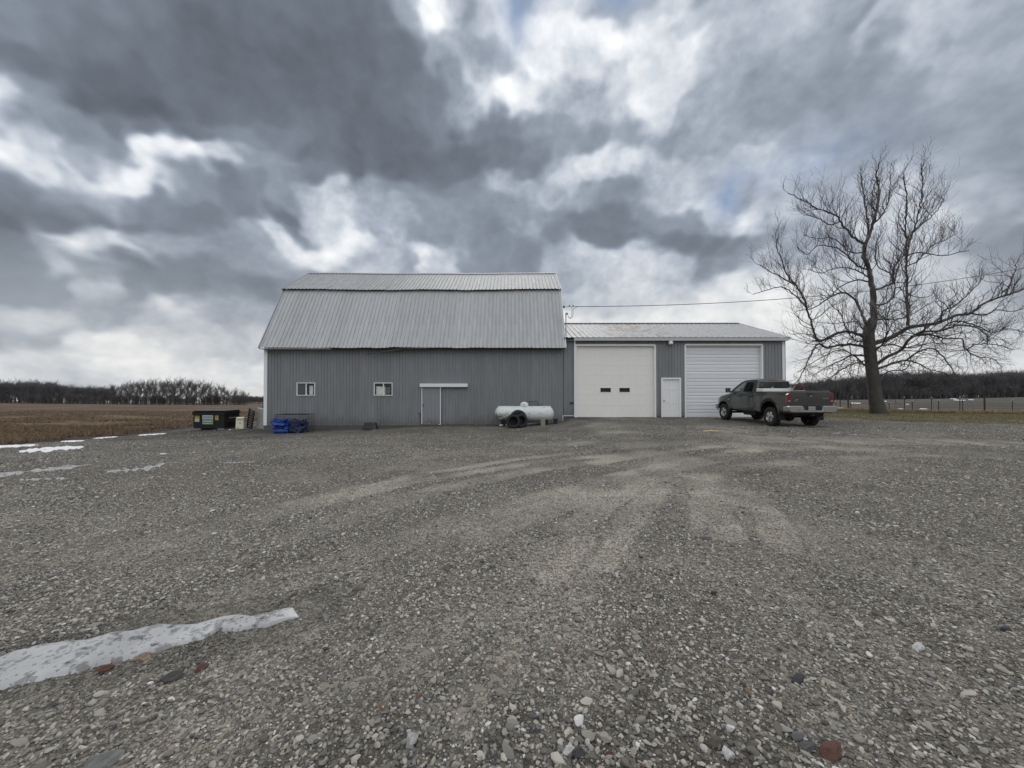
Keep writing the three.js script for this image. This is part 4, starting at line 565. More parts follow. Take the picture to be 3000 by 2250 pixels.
// ---------------------------------------------------------------- the pickup truck (u: metres ahead of the rear axle; forward is -z)
{
  const TX = 12.32, TZ = -17.0, truck = thing('pickup_truck', 'dark grey green crew cab pickup truck with rusted rear wheel arch', 'truck', [TX, ground(TX, TZ) + 0.0, TZ], 0.03);
  const paint = phys(0.043, 0.044, 0.041, 0.34, { metalness: 0.4, clearcoat: 1, clearcoatRoughness: 0.08 }), trim = mat(0.02, 0.02, 0.021, 0.7), rubber = mat(0.022, 0.022, 0.023, 0.85), chrome = mat(0.62, 0.62, 0.61, 0.22, { metalness: 1 }), dullChrome = mat(0.36, 0.36, 0.345, 0.36, { metalness: 0.9 }), under = mat(0.015, 0.015, 0.015, 0.9), tint = pane(0.66, 0.69, 0.68, 0.03), darkTint = pane(0.13, 0.14, 0.15, 0.03), redLens = phys(0.13, 0.008, 0.012, 0.2, { clearcoat: 1 }), seatMat = mat(0.06, 0.06, 0.062, 0.9);
  // closed body from stations [u, half width, sill y, shoulder y, top y, crown]
  const ring = ([u, w, y0, ys, yt, cr], bed) => { const half = bed ? [[w - 0.06, y0], [w - 0.012, y0 + 0.07], [w, mix(y0, ys, 0.42)], [w, mix(y0, ys, 0.72)], [w - 0.012, ys - 0.05], [w - 0.04, ys], [w - 0.05, yt]] : [[w - 0.07, y0], [w - 0.012, y0 + 0.07], [w, mix(y0, ys, 0.42)], [w - 0.006, mix(y0, ys, 0.75)], [w - 0.03, ys - 0.03], [w - 0.075, ys + 0.02], [w * 0.7, yt], [w * 0.3, yt + cr]]; return [...half.map(([x, y]) => V(x, y, -u)), ...half.slice().reverse().map(([x, y]) => V(-x, y, -u))]; };
  const loft = (stations, bed) => { const R = stations.map((s) => ring(s, bed)), n = R[0].length, A = new Acc(); for (let k = 1; k < R.length; k++) for (let i = 0; i < n; i++) { const j = (i + 1) % n; A.quad(R[k - 1][i], R[k][i], R[k][j], R[k - 1][j]); } for (const [r, flip] of [[R[0], 0], [R[R.length - 1], 1]]) { const pts = r, tris = THREE.ShapeUtils.triangulateShape(pts.map((p) => new THREE.Vector2(p.x, p.y)), []); for (const [a, b, c] of tris) flip ? A.tri(pts[c], pts[b], pts[a]) : A.tri(pts[a], pts[b], pts[c]); } return A.geo().toNonIndexed(); };
  const halfW = piece([[0.98, 0.96], [1.5, 0.972], [2.2, 0.978], [2.9, 0.972], [3.15, 0.97]]);
  const ev = new Evaluator(); ev.useGroups = false;
  const cut = (g, tools, crease = 0.5) => { let b = new Brush(g); b.updateMatrixWorld(); for (const t of tools) { const q = new Brush(plain(t)); q.updateMatrixWorld(); b = ev.evaluate(b, q, SUBTRACTION); b.updateMatrixWorld(); } return toCreasedNormals(b.geometry.index ? b.geometry.toNonIndexed() : b.geometry, crease); };
  const cab = [[0.98, 0.955, 0.56, 1.42, 1.47, 0], [1.5, 0.972, 0.55, 1.42, 1.47, 0], [2.2, 0.978, 0.55, 1.42, 1.47, 0], [2.9, 0.972, 0.56, 1.40, 1.47, 0.01], [3.15, 0.972, 0.57, 1.35, 1.44, 0.05], [3.5, 0.99, 0.6, 1.29, 1.39, 0.06], [3.85, 0.965, 0.6, 1.23, 1.34, 0.06], [4.1, 0.91, 0.6, 1.16, 1.28, 0.06], [4.24, 0.80, 0.62, 1.05, 1.14, 0.05]];
  part(truck, 'cab_body', cut(loft(cab), [cylX(0.53, 3, 40, 0, 0.47, -3.5)]), paint);
  const bedSt = [[-1.06, 0.955, 0.62, 1.42, 1.5, 0], [-0.75, 0.985, 0.6, 1.43, 1.5, 0], [-0.3, 1.0, 0.58, 1.43, 1.5, 0], [0.25, 1.0, 0.57, 1.43, 1.5, 0], [0.6, 0.985, 0.57, 1.43, 1.5, 0], [0.94, 0.965, 0.57, 1.43, 1.5, 0]];
  part(truck, 'bed', cut(loft(bedSt, true), [cylX(0.58, 3, 44, 0, 0.53, 0), box(1.62, 0.6, 1.86, 0, 1.42, -0.0)]), paint);
  // greenhouse: two sides with window openings, leaning inwards
  const lean = (g, side) => { const p = g.attributes.position; for (let i = 0; i < p.count; i++) { const u = p.getX(i), y = p.getY(i), t = p.getZ(i), k = y - 1.46, w = halfW(clamp(u, 0.98, 3)) - 0.06 - k * 0.34 - k * k * 0.12; p.setXYZ(i, side * (w - t), y, -u); } g.computeVertexNormals(); return g; };
  const poly = (pts) => pts.map((q) => new THREE.Vector2(...q)), outline = [[1.0, 1.45], [1.03, 1.62], [1.1, 1.92], [1.18, 2.03], [1.35, 2.065], [1.75, 2.075], [2.1, 2.05], [2.32, 1.97], [2.62, 1.77], [2.9, 1.56], [3.02, 1.45]], rearWin = [[1.28, 1.5], [1.90, 1.5], [1.9, 1.95], [1.5, 1.96], [1.4, 1.93], [1.34, 1.85]], frontWin = [[2.0, 1.5], [2.82, 1.5], [2.58, 1.71], [2.3, 1.9], [2.16, 1.945], [2.0, 1.95]];
  const fine = (s, d) => { const g = new THREE.ExtrudeGeometry(s, { depth: d, bevelEnabled: false }); return g; };
  for (const side of [-1, 1]) {
    const s = new THREE.Shape(poly(outline)); s.holes.push(new THREE.Path(poly(rearWin)), new THREE.Path(poly(frontWin)));
    part(truck, 'cab_side_frame', toCreasedNormals(lean(fine(s, 0.05), side), 0.5), paint);
    part(truck, 'side_window', lean(fine(new THREE.Shape(poly(frontWin)), 0.006), side), tint, [-side * 0.022, 0, 0]);
    part(truck, 'side_window', lean(fine(new THREE.Shape(poly(rearWin)), 0.006), side), darkTint, [-side * 0.022, 0, 0]);
    // doors with handles
    for (const [name, u0, u1, hu] of [['rear_door', 1.12, 1.935, 1.27], ['front_door', 1.95, 2.96, 2.1]]) {
      const A = new Acc(), prof = [[-0.006, 0.64], [0.006, 0.72], [0.006, 0.93], [0.004, 1.2], [-0.02, 1.39], [-0.052, 1.44]], N = 5; for (let k = 0; k < N; k++) for (let j = 1; j < prof.length; j++) { const a = mix(u0, u1, k / N), b = mix(u0, u1, (k + 1) / N), q = (u, [o, y]) => V(side * (halfW(u) + o), y, -u); side > 0 ? A.quad(q(a, prof[j - 1]), q(b, prof[j - 1]), q(b, prof[j]), q(a, prof[j])) : A.quad(q(b, prof[j - 1]), q(a, prof[j - 1]), q(a, prof[j]), q(b, prof[j])); }
      const d = part(truck, name, toCreasedNormals(A.geo().toNonIndexed(), 0.6), paint); part(d, 'handle', rbox(0.035, 0.045, 0.2, 0.012, side * (halfW(hu) + 0.018), 1.28, -hu), trim);
    }
    part(truck, 'body_moulding', [box(0.018, 0.04, 2.05, side * 0.982, 0.80, -2.0), box(0.018, 0.04, 0.28, side * 0.975, 0.80, -0.78), box(0.018, 0.035, 0.3, side * 0.975, 0.80, 0.83)], mat(0.1, 0.105, 0.1, 0.4));
    // mirror
    const m = part(truck, 'door_mirror', [rbox(0.22, 0.24, 0.13, 0.035, side * 1.15, 1.56, -2.78), bar([side * 0.93, 1.47, -2.72], [side * 1.1, 1.5, -2.76], 0.03)], trim); part(m, 'mirror_glass', rbox(0.17, 0.19, 0.006, 0.002, side * 1.15, 1.56, -2.712), mat(0.85, 0.86, 0.86, 0.03, { metalness: 1 }));
    // tail lamp wrapped round the corner
    const tl = part(truck, 'tail_lamp', (() => { const s = new THREE.Shape(poly(side < 0 ? [[0, 0], [0.155, 0], [0.155, 0.44], [0.09, 0.42], [0, 0.35]] : [[0, 0], [0, 0.35], [-0.09, 0.42], [-0.155, 0.44], [-0.155, 0]])), g = new THREE.ExtrudeGeometry(s, { depth: 0.09, bevelEnabled: true, bevelSize: 0.006, bevelThickness: 0.006, bevelSegments: 2 }); return g.translate(side < 0 ? -0.985 : 0.985, 1.03, 0.985); })(), redLens);
    part(tl, 'reverse_lens', rbox(0.1, 0.06, 0.01, 0.004, side * 0.9, 1.12, 1.082), phys(0.3, 0.2, 0.2, 0.2));
    part(truck, 'mud_flap', box(0.3, 0.42, 0.015, side * 0.84, 0.5, 0.56), rubber);
    // fender badge
    part(truck, 'fender_badge', [box(0.006, 0.03, 0.15, side * 0.985, 1.1, -3.02)], chrome);
    part(truck, 'arch_flare', (() => { const g = new THREE.TorusGeometry(0.585, 0.022, 8, 30, Math.PI * 0.98); g.rotateY(Math.PI / 2); return g.translate(side * 0.985, 0.53, 0); })(), paint);
    part(truck, 'arch_flare', (() => { const g = new THREE.TorusGeometry(0.535, 0.02, 8, 30, Math.PI * 0.98); g.rotateY(Math.PI / 2); return g.translate(side * 0.968, 0.47, -3.5); })(), paint);
  }
  // rust eating the left rear arch
  { const A = new Acc(), r = mulberry(8), pts = []; for (let k = 0; k <= 22; k++) { const a = mix(0.32, 2.35, k / 22), w = 0.05 + 0.075 * Math.sin(Math.PI * k / 22) + 0.03 * (r() - 0.5); pts.push([a, w]); } for (let k = 1; k < pts.length; k++) { const q = ([a, w], e) => V(-1.006, 0.53 + Math.sin(a) * (0.575 + (e ? w : 0)), -Math.cos(a) * (0.575 + (e ? w : 0))); A.quad(q(pts[k - 1], 0), q(pts[k], 0), q(pts[k], 1), q(pts[k - 1], 1)); } part(truck, 'rust_patch', A.geo(), mat(0.04, 0.022, 0.015, 0.95)).userData.label = 'ragged brown rust along the rear wheel arch'; }
  // roof, screens
  const roofW = (k) => 0.9 - k * 0.34 - k * k * 0.12;
  { const st = [[1.08, 1.93], [1.14, 2.02], [1.3, 2.075], [1.75, 2.09], [2.1, 2.065], [2.3, 1.99], [2.36, 1.96]], A = new Acc(), N = 12, P = (k, i) => { const [u, y] = st[k], w = roofW(y - 1.46) + 0.02, t = i / N * 2 - 1; return V(t * w, y + 0.035 * (1 - t * t) - 0.02 * Math.pow(Math.abs(t), 6), -u); }; for (let k = 1; k < st.length; k++) for (let i = 0; i < N; i++) A.quad(P(k - 1, i), P(k - 1, i + 1), P(k, i + 1), P(k, i)); part(truck, 'roof', toCreasedNormals(A.geo().toNonIndexed(), 0.7), paint); }
  const screen = (name, y0, u0, w0, y1, u1, w1, m, th) => { const A = new Acc(), N = 8, bow = name === 'windshield' ? 0.12 : -0.03, P = (t, s) => V(t * mix(w0, w1, s), mix(y0, y1, s), -mix(u0, u1, s) - bow * (1 - t * t)); for (let i = 0; i < N; i++) A.quad(P(i / N * 2 - 1, 0), P((i + 1) / N * 2 - 1, 0), P((i + 1) / N * 2 - 1, 1), P(i / N * 2 - 1, 1)); return part(truck, name, toCreasedNormals(A.geo().toNonIndexed(), 0.9), m); };
  screen('windshield', 1.47, 2.98, 0.87, 1.97, 2.32, 0.68, tint);
  const rw = screen('rear_window', 1.53, 1.005, 0.80, 1.93, 1.085, 0.66, darkTint);
  part(truck, 'rear_window_frame', [[[-0.87, 1.46, -1.0], [-0.7, 1.96, -1.1]], [[0.87, 1.46, -1.0], [0.7, 1.96, -1.1]], [[-0.87, 1.48, -1.0], [0.87, 1.48, -1.0]], [[-0.7, 1.955, -1.1], [0.7, 1.955, -1.1]]].map(([a, b]) => bar(a, b, 0.05, 8)), paint);
  part(truck, 'brake_light', rbox(0.42, 0.035, 0.03, 0.012, 0, 2.03, -1.09), redLens);
  // seats, wheel
  part(truck, 'front_seat', [-0.42, 0.42].flatMap((x) => [rbox(0.5, 0.7, 0.16, 0.06, x, 1.3, -1.95), rbox(0.28, 0.18, 0.1, 0.04, x, 1.74, -1.93), rbox(0.5, 0.16, 0.5, 0.06, x, 1.0, -2.2)]), seatMat);
  part(truck, 'rear_seat', [rbox(1.4, 0.6, 0.16, 0.06, 0, 1.3, -1.18), ...[-0.45, 0.45].map((x) => rbox(0.26, 0.16, 0.1, 0.04, x, 1.68, -1.2))], seatMat);
  part(truck, 'steering_wheel', new THREE.TorusGeometry(0.19, 0.02, 8, 24).rotateX(-0.5).translate(-0.42, 1.45, -2.58), trim);
  part(truck, 'dashboard', rbox(1.6, 0.14, 0.35, 0.05, 0, 1.43, -2.82), trim);
  // tailgate
  const tg = part(truck, 'tailgate', (() => { const s = new THREE.Shape(poly([[-0.82, 0], [0.82, 0], [0.82, 0.585], [-0.82, 0.585]])), g = new THREE.ExtrudeGeometry(s, { depth: 0.05, bevelEnabled: true, bevelSize: 0.012, bevelThickness: 0.014, bevelSegments: 3 }); return mergeGeometries([plain(g.translate(0, 0.925, 1.01)), plain(rbox(1.66, 0.05, 0.1, 0.02, 0, 1.515, 1.03)), plain(rbox(1.6, 0.03, 0.02, 0.008, 0, 1.46, 1.078))]); })(), paint);
  part(tg, 'tailgate_handle', [rbox(0.25, 0.085, 0.02, 0.02, 0, 1.405, 1.082)], trim);
  part(tg, 'emblem', [rbox(0.07, 0.05, 0.01, 0.012, 0.02, 1.33, 1.078), box(0.1, 0.02, 0.008, 0.02, 1.345, 1.078)], dullChrome);
  part(tg, 'emblem', [(() => { const s = new THREE.Shape(poly([[0, 0], [0.09, 0.05], [0.2, 0.035], [0.09, 0.025], [0.03, -0.01]])); return new THREE.ExtrudeGeometry(s, { depth: 0.008, bevelEnabled: false }).translate(-0.68, 1.15, 1.076); })(), box(0.16, 0.012, 0.008, -0.6, 1.12, 1.08)], dullChrome);
  { const S = []; const bars = (x, list) => list.forEach(([x0, y0, x1, y1]) => S.push(bar([x + x0, 1.2 + y0, 1.082], [x + x1, 1.2 + y1, 1.082], 0.007, 6))); const four = [[0, 0.025, 0.04, 0.06], [0, 0.025, 0.05, 0.025], [0.04, 0.06, 0.04, 0]]; bars(0.53, four); bars(0.62, [[0, 0.045, 0.04, 0.005], [0.04, 0.045, 0, 0.005]]); bars(0.7, four); part(tg, 'lettering', S, dullChrome).userData.label = 'chrome 4X4 lettering'; }
  // bumper: two raised ends and a low step between them
  const bump = part(truck, 'rear_bumper', (() => { const end = (s) => { const sh = new THREE.Shape(poly([[0.36, 0], [0.93, 0], [0.985, 0.06], [0.985, 0.2], [0.96, 0.225], [0.46, 0.225], [0.43, 0.2]].map(([x, y]) => [s * x, y]))), g = new THREE.ExtrudeGeometry(sh, { depth: 0.13, bevelEnabled: true, bevelSize: 0.018, bevelThickness: 0.018, bevelSegments: 3 }); return g.translate(0, 0.68, 1.08); }; const wrap = (s) => rbox(0.05, 0.2, 0.3, 0.02, s * 0.978, 0.79, 1.0); return mergeGeometries([end(-1), end(1), rbox(0.86, 0.07, 0.16, 0.015, 0, 0.70, 1.16), wrap(-1), wrap(1)].map(plain)); })(), dullChrome);
  part(bump, 'step_pad', box(0.84, 0.17, 0.06, 0, 0.83, 1.1), trim);
  part(bump, 'bumper_dent', rbox(0.05, 0.04, 0.006, 0.002, -0.62, 0.76, 1.229), mat(0.05, 0.035, 0.025, 0.9));
  { const cv = document.createElement('canvas'); cv.width = 128; cv.height = 64; const c = cv.getContext('2d'); c.fillStyle = '#a9a9a4'; c.fillRect(0, 0, 128, 64); c.fillStyle = '#3a3d4a'; c.font = 'bold 34px sans-serif'; c.textAlign = 'center'; c.fillText('HF 80821', 64, 46, 116); c.strokeStyle = '#8a8a90'; c.lineWidth = 4; c.strokeRect(2, 2, 124, 60); const t = new THREE.CanvasTexture(cv); t.colorSpace = THREE.SRGBColorSpace; part(bump, 'licence_plate', [new THREE.PlaneGeometry(0.3, 0.15).translate(0.0, 0.83, 1.145)], mat(0.9, 0.9, 0.9, 0.5, { map: t })); part(bump, 'plate_backing', box(0.31, 0.16, 0.008, 0, 0.83, 1.138), trim); }
  // front end
  const fb = part(truck, 'front_bumper', [rbox(1.86, 0.26, 0.2, 0.07, 0, 0.68, -4.27), rbox(0.14, 0.24, 0.3, 0.05, -0.9, 0.68, -4.14), rbox(0.14, 0.24, 0.3, 0.05, 0.9, 0.68, -4.14)], dullChrome);
  part(truck, 'grille', [rbox(0.9, 0.32, 0.06, 0.02, 0, 0.98, -4.24), box(0.9, 0.04, 0.08, 0, 0.98, -4.25), box(0.04, 0.32, 0.08, 0, 0.98, -4.25)], chrome);
  for (const s of [-1, 1]) part(truck, 'headlight', rbox(0.26, 0.26, 0.2, 0.06, s * 0.68, 0.98, -4.16), phys(0.8, 0.8, 0.8, 0.1, { clearcoat: 1 }));
  // running gear
  part(truck, 'chassis', [box(0.1, 0.16, 4.9, -0.42, 0.56, -1.6), box(0.1, 0.16, 4.9, 0.42, 0.56, -1.6), rbox(0.6, 0.26, 0.9, 0.05, -0.55, 0.5, -1.6), rbox(0.5, 0.22, 0.7, 0.05, 0.1, 0.45, -2.5), cylX(0.05, 1.3, 10, 0, 0.41, -3.5), rbox(1.3, 0.12, 0.06, 0.02, 0, 0.56, 0.9)], under);
  part(truck, 'rear_axle', [cylX(0.055, 1.5, 12, 0, 0.41, 0), new THREE.SphereGeometry(0.2, 18, 12).scale(1, 0.95, 1).translate(-0.1, 0.39, 0), ...[-0.55, 0.55].map((x) => box(0.07, 0.04, 1.5, x, 0.44, 0))], under);
  part(truck, 'spare_wheel', new THREE.TorusGeometry(0.28, 0.1, 10, 28).rotateX(Math.PI / 2).translate(0.0, 0.58, 0.62), rubber);
  part(truck, 'tow_hitch', [box(0.1, 0.09, 0.3, 0, 0.55, 1.05), box(0.5, 0.06, 0.06, 0, 0.58, 0.95)], under);
  part(truck, 'exhaust_pipe', [bar([0.62, 0.45, 0.2], [0.68, 0.5, 0.95], 0.045, 10)], mat(0.2, 0.19, 0.18, 0.5, { metalness: 0.6 }));
  // wheels
  const tyre = new THREE.LatheGeometry([[0.225, -0.11], [0.24, -0.125], [0.33, -0.138], [0.385, -0.128], [0.405, -0.105], [0.412, -0.07], [0.413, 0], [0.412, 0.07], [0.405, 0.105], [0.385, 0.128], [0.33, 0.138], [0.24, 0.125], [0.225, 0.11]].map((q) => new THREE.Vector2(...q)), 48);
  const lugs = []; for (let k = 0; k < 40; k++) for (const s of [-1, 1]) lugs.push(box(0.028, 0.012, 0.075).rotateY(s * 0.4).translate(0, 0.413, s * 0.07).rotateX(Math.PI / 2).rotateX(-Math.PI / 2).applyMatrix4(new THREE.Matrix4().makeRotationZ((k + (s > 0 ? 0.5 : 0)) / 40 * Math.PI * 2)));
  const tyreGeo = mergeGeometries([plain(tyre.rotateX(Math.PI / 2)), ...lugs.map(plain)]).rotateY(Math.PI / 2);   // axis along x
  const rimGeo = (() => { const dish = new THREE.LatheGeometry([[0.232, 0.12], [0.222, 0.1], [0.205, 0.05], [0.2, -0.1]].map((q) => new THREE.Vector2(...q)), 40).rotateX(Math.PI / 2), spokes = []; for (let k = 0; k < 5; k++) { const s = new THREE.Shape(poly([[-0.05, 0.05], [0.05, 0.05], [0.075, 0.215], [-0.075, 0.215]])), g = new THREE.ExtrudeGeometry(s, { depth: 0.03, bevelEnabled: true, bevelSize: 0.008, bevelThickness: 0.01, bevelSegments: 2 }); spokes.push(g.translate(0, 0, 0.055).rotateZ(k / 5 * Math.PI * 2)); } return mergeGeometries([dish, ...spokes, cyl(0.11, 0.115, 0.04, 24).rotateX(Math.PI / 2).translate(0, 0, 0.075)].map(plain)).rotateY(Math.PI / 2); })();
  const hubGeo = mergeGeometries([cyl(0.055, 0.065, 0.09, 20).rotateX(Math.PI / 2).translate(0, 0, 0.12), ...[...Array(8)].map((_, k) => cyl(0.012, 0.012, 0.03, 8).rotateX(Math.PI / 2).translate(Math.cos(k * 0.785) * 0.085, Math.sin(k * 0.785) * 0.085, 0.105))].map(plain)).rotateY(Math.PI / 2);
  const drum = cylX(0.19, 0.1, 20, 0, 0, 0);
  for (const [side, u] of [[-1, 0], [1, 0], [-1, 3.5], [1, 3.5]]) {
    const w = part(truck, 'wheel', drum, under, [side * 0.85, 0.415, -u], [u ? 0.3 : 0.9, side < 0 ? Math.PI : 0, 0]); w.rotation.order = 'YXZ';
    part(w, 'tyre', tyreGeo, rubber); part(w, 'rim', rimGeo, chrome); part(w, 'hub', hubGeo, chrome);
  }
  // load in the bed
  const W = (x, y, u) => { const c = Math.cos(0.03), s = Math.sin(0.03); return [TX + x * c - u * s, truck.position.y + y, TZ - x * s - u * c]; };
  const tb = thing('tool_box', 'white cross bed tool box lid behind the truck cab', 'tool box', W(-0.2, 1.3, 0.62), 0.03);
  part(tb, 'box_body', rbox(1.2, 0.24, 0.42, 0.02, 0.1, 0.09, 0), whiteMat); part(tb, 'lid', rbox(1.6, 0.14, 0.46, 0.02, 0.02, 0.275, 0), whiteMat); part(tb, 'lid_ring', [-0.25, 0.55].map((x) => new THREE.TorusGeometry(0.04, 0.01, 6, 14).translate(x, 0.36, 0.1)), chrome); part(tb, 'strap', box(0.05, 0.16, 0.475, 0.62, 0.275, 0), blackSteel);
  const rb = thing('red_bundle', 'red tarp wrapped bundle standing in the truck bed by the cab', 'bundle', W(0.5, 1.13, 0.2), 0.03);
  { const g = new THREE.IcosahedronGeometry(0.27, 12), p = g.attributes.position, v = new THREE.Vector3(); for (let i = 0; i < p.count; i++) { v.fromBufferAttribute(p, i); const n = fbm(v.x * 9 + 5, v.y * 9 + v.z * 7, 3); v.multiplyScalar(0.8 + 0.45 * n); p.setXYZ(i, v.x * 0.75, v.y * 1.25 + 0.4, v.z * 0.8); } g.computeVertexNormals(); part(rb, 'tarp', g, mat(0.05, 0.01, 0.012, 0.6)); part(rb, 'rope', [new THREE.TorusGeometry(0.235, 0.013, 6, 26).rotateX(Math.PI / 2).translate(0, 0.42, 0), new THREE.TorusGeometry(0.26, 0.013, 6, 26).translate(0, 0.4, 0)], mat(0.5, 0.45, 0.4, 0.9)); }
}

// ---------------------------------------------------------------- things in the yard
const blackPaint = mat(0.006, 0.006, 0.006, 0.75), blackPlastic = mat(0.018, 0.019, 0.022, 0.45);
{ // dumpster
  const x = -18.35, z = -23.95, d = thing('dumpster', 'black steel dumpster with a STEVENS sign beside the field', 'dumpster', [x, ground(x, z), z], -0.03);
  const s = new THREE.Shape([[-0.62, 0.12], [0.6, 0.12], [0.6, 1.08], [0.5, 1.12], [-0.62, 1.13]].map((q) => new THREE.Vector2(...q))), g = new THREE.ExtrudeGeometry(s, { depth: 1.9, bevelEnabled: true, bevelSize: 0.012, bevelThickness: 0.012, bevelSegments: 1 });
  part(d, 'hopper', g.rotateY(-Math.PI / 2).translate(0.95, 0, 0), blackPaint);
  part(d, 'rim', [box(2.04, 0.09, 0.05, 0, 0.97, 0.635), box(0.06, 0.09, 1.25, -1.0, 1.05, 0), box(0.06, 0.09, 1.25, 1.0, 1.05, 0)], blackPaint);
  for (const e of [-1, 1]) part(d, 'fork_pocket', [box(0.1, 0.2, 1.0, e * 1.01, 0.55, 0), box(0.06, 0.36, 0.1, e * 0.99, 0.55, 0.5), box(0.06, 0.36, 0.1, e * 0.99, 0.55, -0.5)], blackPaint);
  for (const e of [-0.49, 0.49]) part(d, 'lid', (() => { const g = rbox(0.97, 0.05, 1.3, 0.02, e, 0, 0), p = g.attributes.position; for (let i = 0; i < p.count; i++) p.setY(i, p.getY(i) + 0.02 * Math.sin(p.getX(i) * 13) * Math.max(0, p.getZ(i))); g.rotateX(0.015); return g.translate(0, 1.165, 0.02); })(), mat(0.03, 0.03, 0.031, 0.42));
  part(d, 'skid', [box(0.4, 0.1, 1.2, -0.72, 0.06, 0), box(0.4, 0.1, 1.2, 0.72, 0.06, 0)], mat(0.2, 0.2, 0.2, 0.7));
  part(d, 'side_bar', [box(0.03, 0.06, 0.7, 1.06, 0.72, 0.0)], mat(0.22, 0.22, 0.22, 0.6));
  const print = (w, h, f) => { const c = document.createElement('canvas'); c.width = w; c.height = h; f(c.getContext('2d')); const t = new THREE.CanvasTexture(c); t.colorSpace = THREE.SRGBColorSpace; return mat(0.95, 0.95, 0.95, 0.6, { map: t }); };
  const board = (name, w, h, x, y, m, label) => { const b = part(d, name, box(w, h, 0.008, x, y, 0.628), whiteMat); part(b, 'print', new THREE.PlaneGeometry(w, h).translate(x, y, 0.6345), m); if (label) b.userData.label = label; };
  board('sign', 0.66, 0.55, -0.06, 0.62, print(264, 220, (c) => { c.fillStyle = '#b4bac4'; c.fillRect(0, 0, 264, 92); c.fillStyle = '#76917a'; c.fillRect(0, 92, 264, 128); c.fillStyle = '#14182e'; c.font = 'bold 62px sans-serif'; c.textAlign = 'center'; c.fillText('STEVENS', 132, 72, 240); c.fillStyle = '#2f5a36'; c.fillRect(16, 104, 232, 12); c.fillRect(24, 172, 216, 8); c.fillStyle = '#b4c6ae'; for (let i = 0; i < 9; i++) c.fillRect(20 + i * 25, 130, 16, 26); for (let i = 0; i < 7; i++) c.fillRect(30 + i * 30, 190, 18, 18); }), 'white and green sign reading STEVENS');
  board('warning_label', 0.27, 0.36, -0.72, 0.68, print(108, 144, (c) => { c.fillStyle = '#a8932c'; c.fillRect(0, 0, 108, 72); c.fillStyle = '#8a5a20'; c.fillRect(12, 8, 84, 16); c.fillStyle = '#c9c6cc'; c.fillRect(0, 72, 108, 72); c.fillStyle = '#8b8890'; for (let i = 0; i < 5; i++) c.fillRect(16, 84 + i * 11, 76, 5); }), 'yellow and white warning label');
  board('warning_label', 0.2, 0.28, 0.5, 0.74, print(80, 112, (c) => { c.fillStyle = '#ad9c46'; c.fillRect(0, 0, 80, 112); c.fillStyle = '#86721c'; c.fillRect(14, 14, 52, 22); c.fillRect(20, 52, 42, 22); }), 'small yellow warning label');
}
{ // cream portable dehumidifier
  const x = -16.35, z = -23.2, o = thing('dehumidifier', 'cream plastic portable dehumidifier standing right of the dumpster', 'dehumidifier', [x, ground(x, z) + 0.01, z], 0.35), cream = mat(0.74, 0.70, 0.55, 0.45);
  part(o, 'housing', (() => { const g = rbox(0.44, 0.74, 0.36, 0.06, 0, 0.37, 0, 4), p = g.attributes.position; for (let i = 0; i < p.count; i++) { const k = 1 - 0.1 * smooth(0.3, 0.76, p.getY(i)); p.setX(i, p.getX(i) * k); p.setZ(i, p.getZ(i) * k); } g.computeVertexNormals(); return g; })(), cream);
  part(o, 'grille', [...Array(5)].map((_, k) => box(0.3, 0.008, 0.012, 0, 0.58 + k * 0.022, 0.172)), mat(0.5, 0.47, 0.36, 0.6));
  part(o, 'bucket_panel', rbox(0.4, 0.2, 0.02, 0.008, 0, 0.14, 0.182), cream); part(o, 'handle_recess', rbox(0.08, 0.035, 0.01, 0.003, 0.02, 0.4, 0.178), blackPlastic); part(o, 'control_panel', rbox(0.3, 0.01, 0.12, 0.003, 0, 0.742, 0.02), mat(0.55, 0.55, 0.5, 0.4)); part(o, 'badge', box(0.12, 0.03, 0.006, -0.1, 0.1, 0.194), blackPlastic);
}
single('litter_scrap', new THREE.IcosahedronGeometry(0.05, 1).scale(1.3, 0.6, 1), whiteMat, 'white scrap of litter on the gravel in front of the dehumidifier', 'litter', [-16.85, ground(-16.85, -23.0) + 0.02, -23.0]);
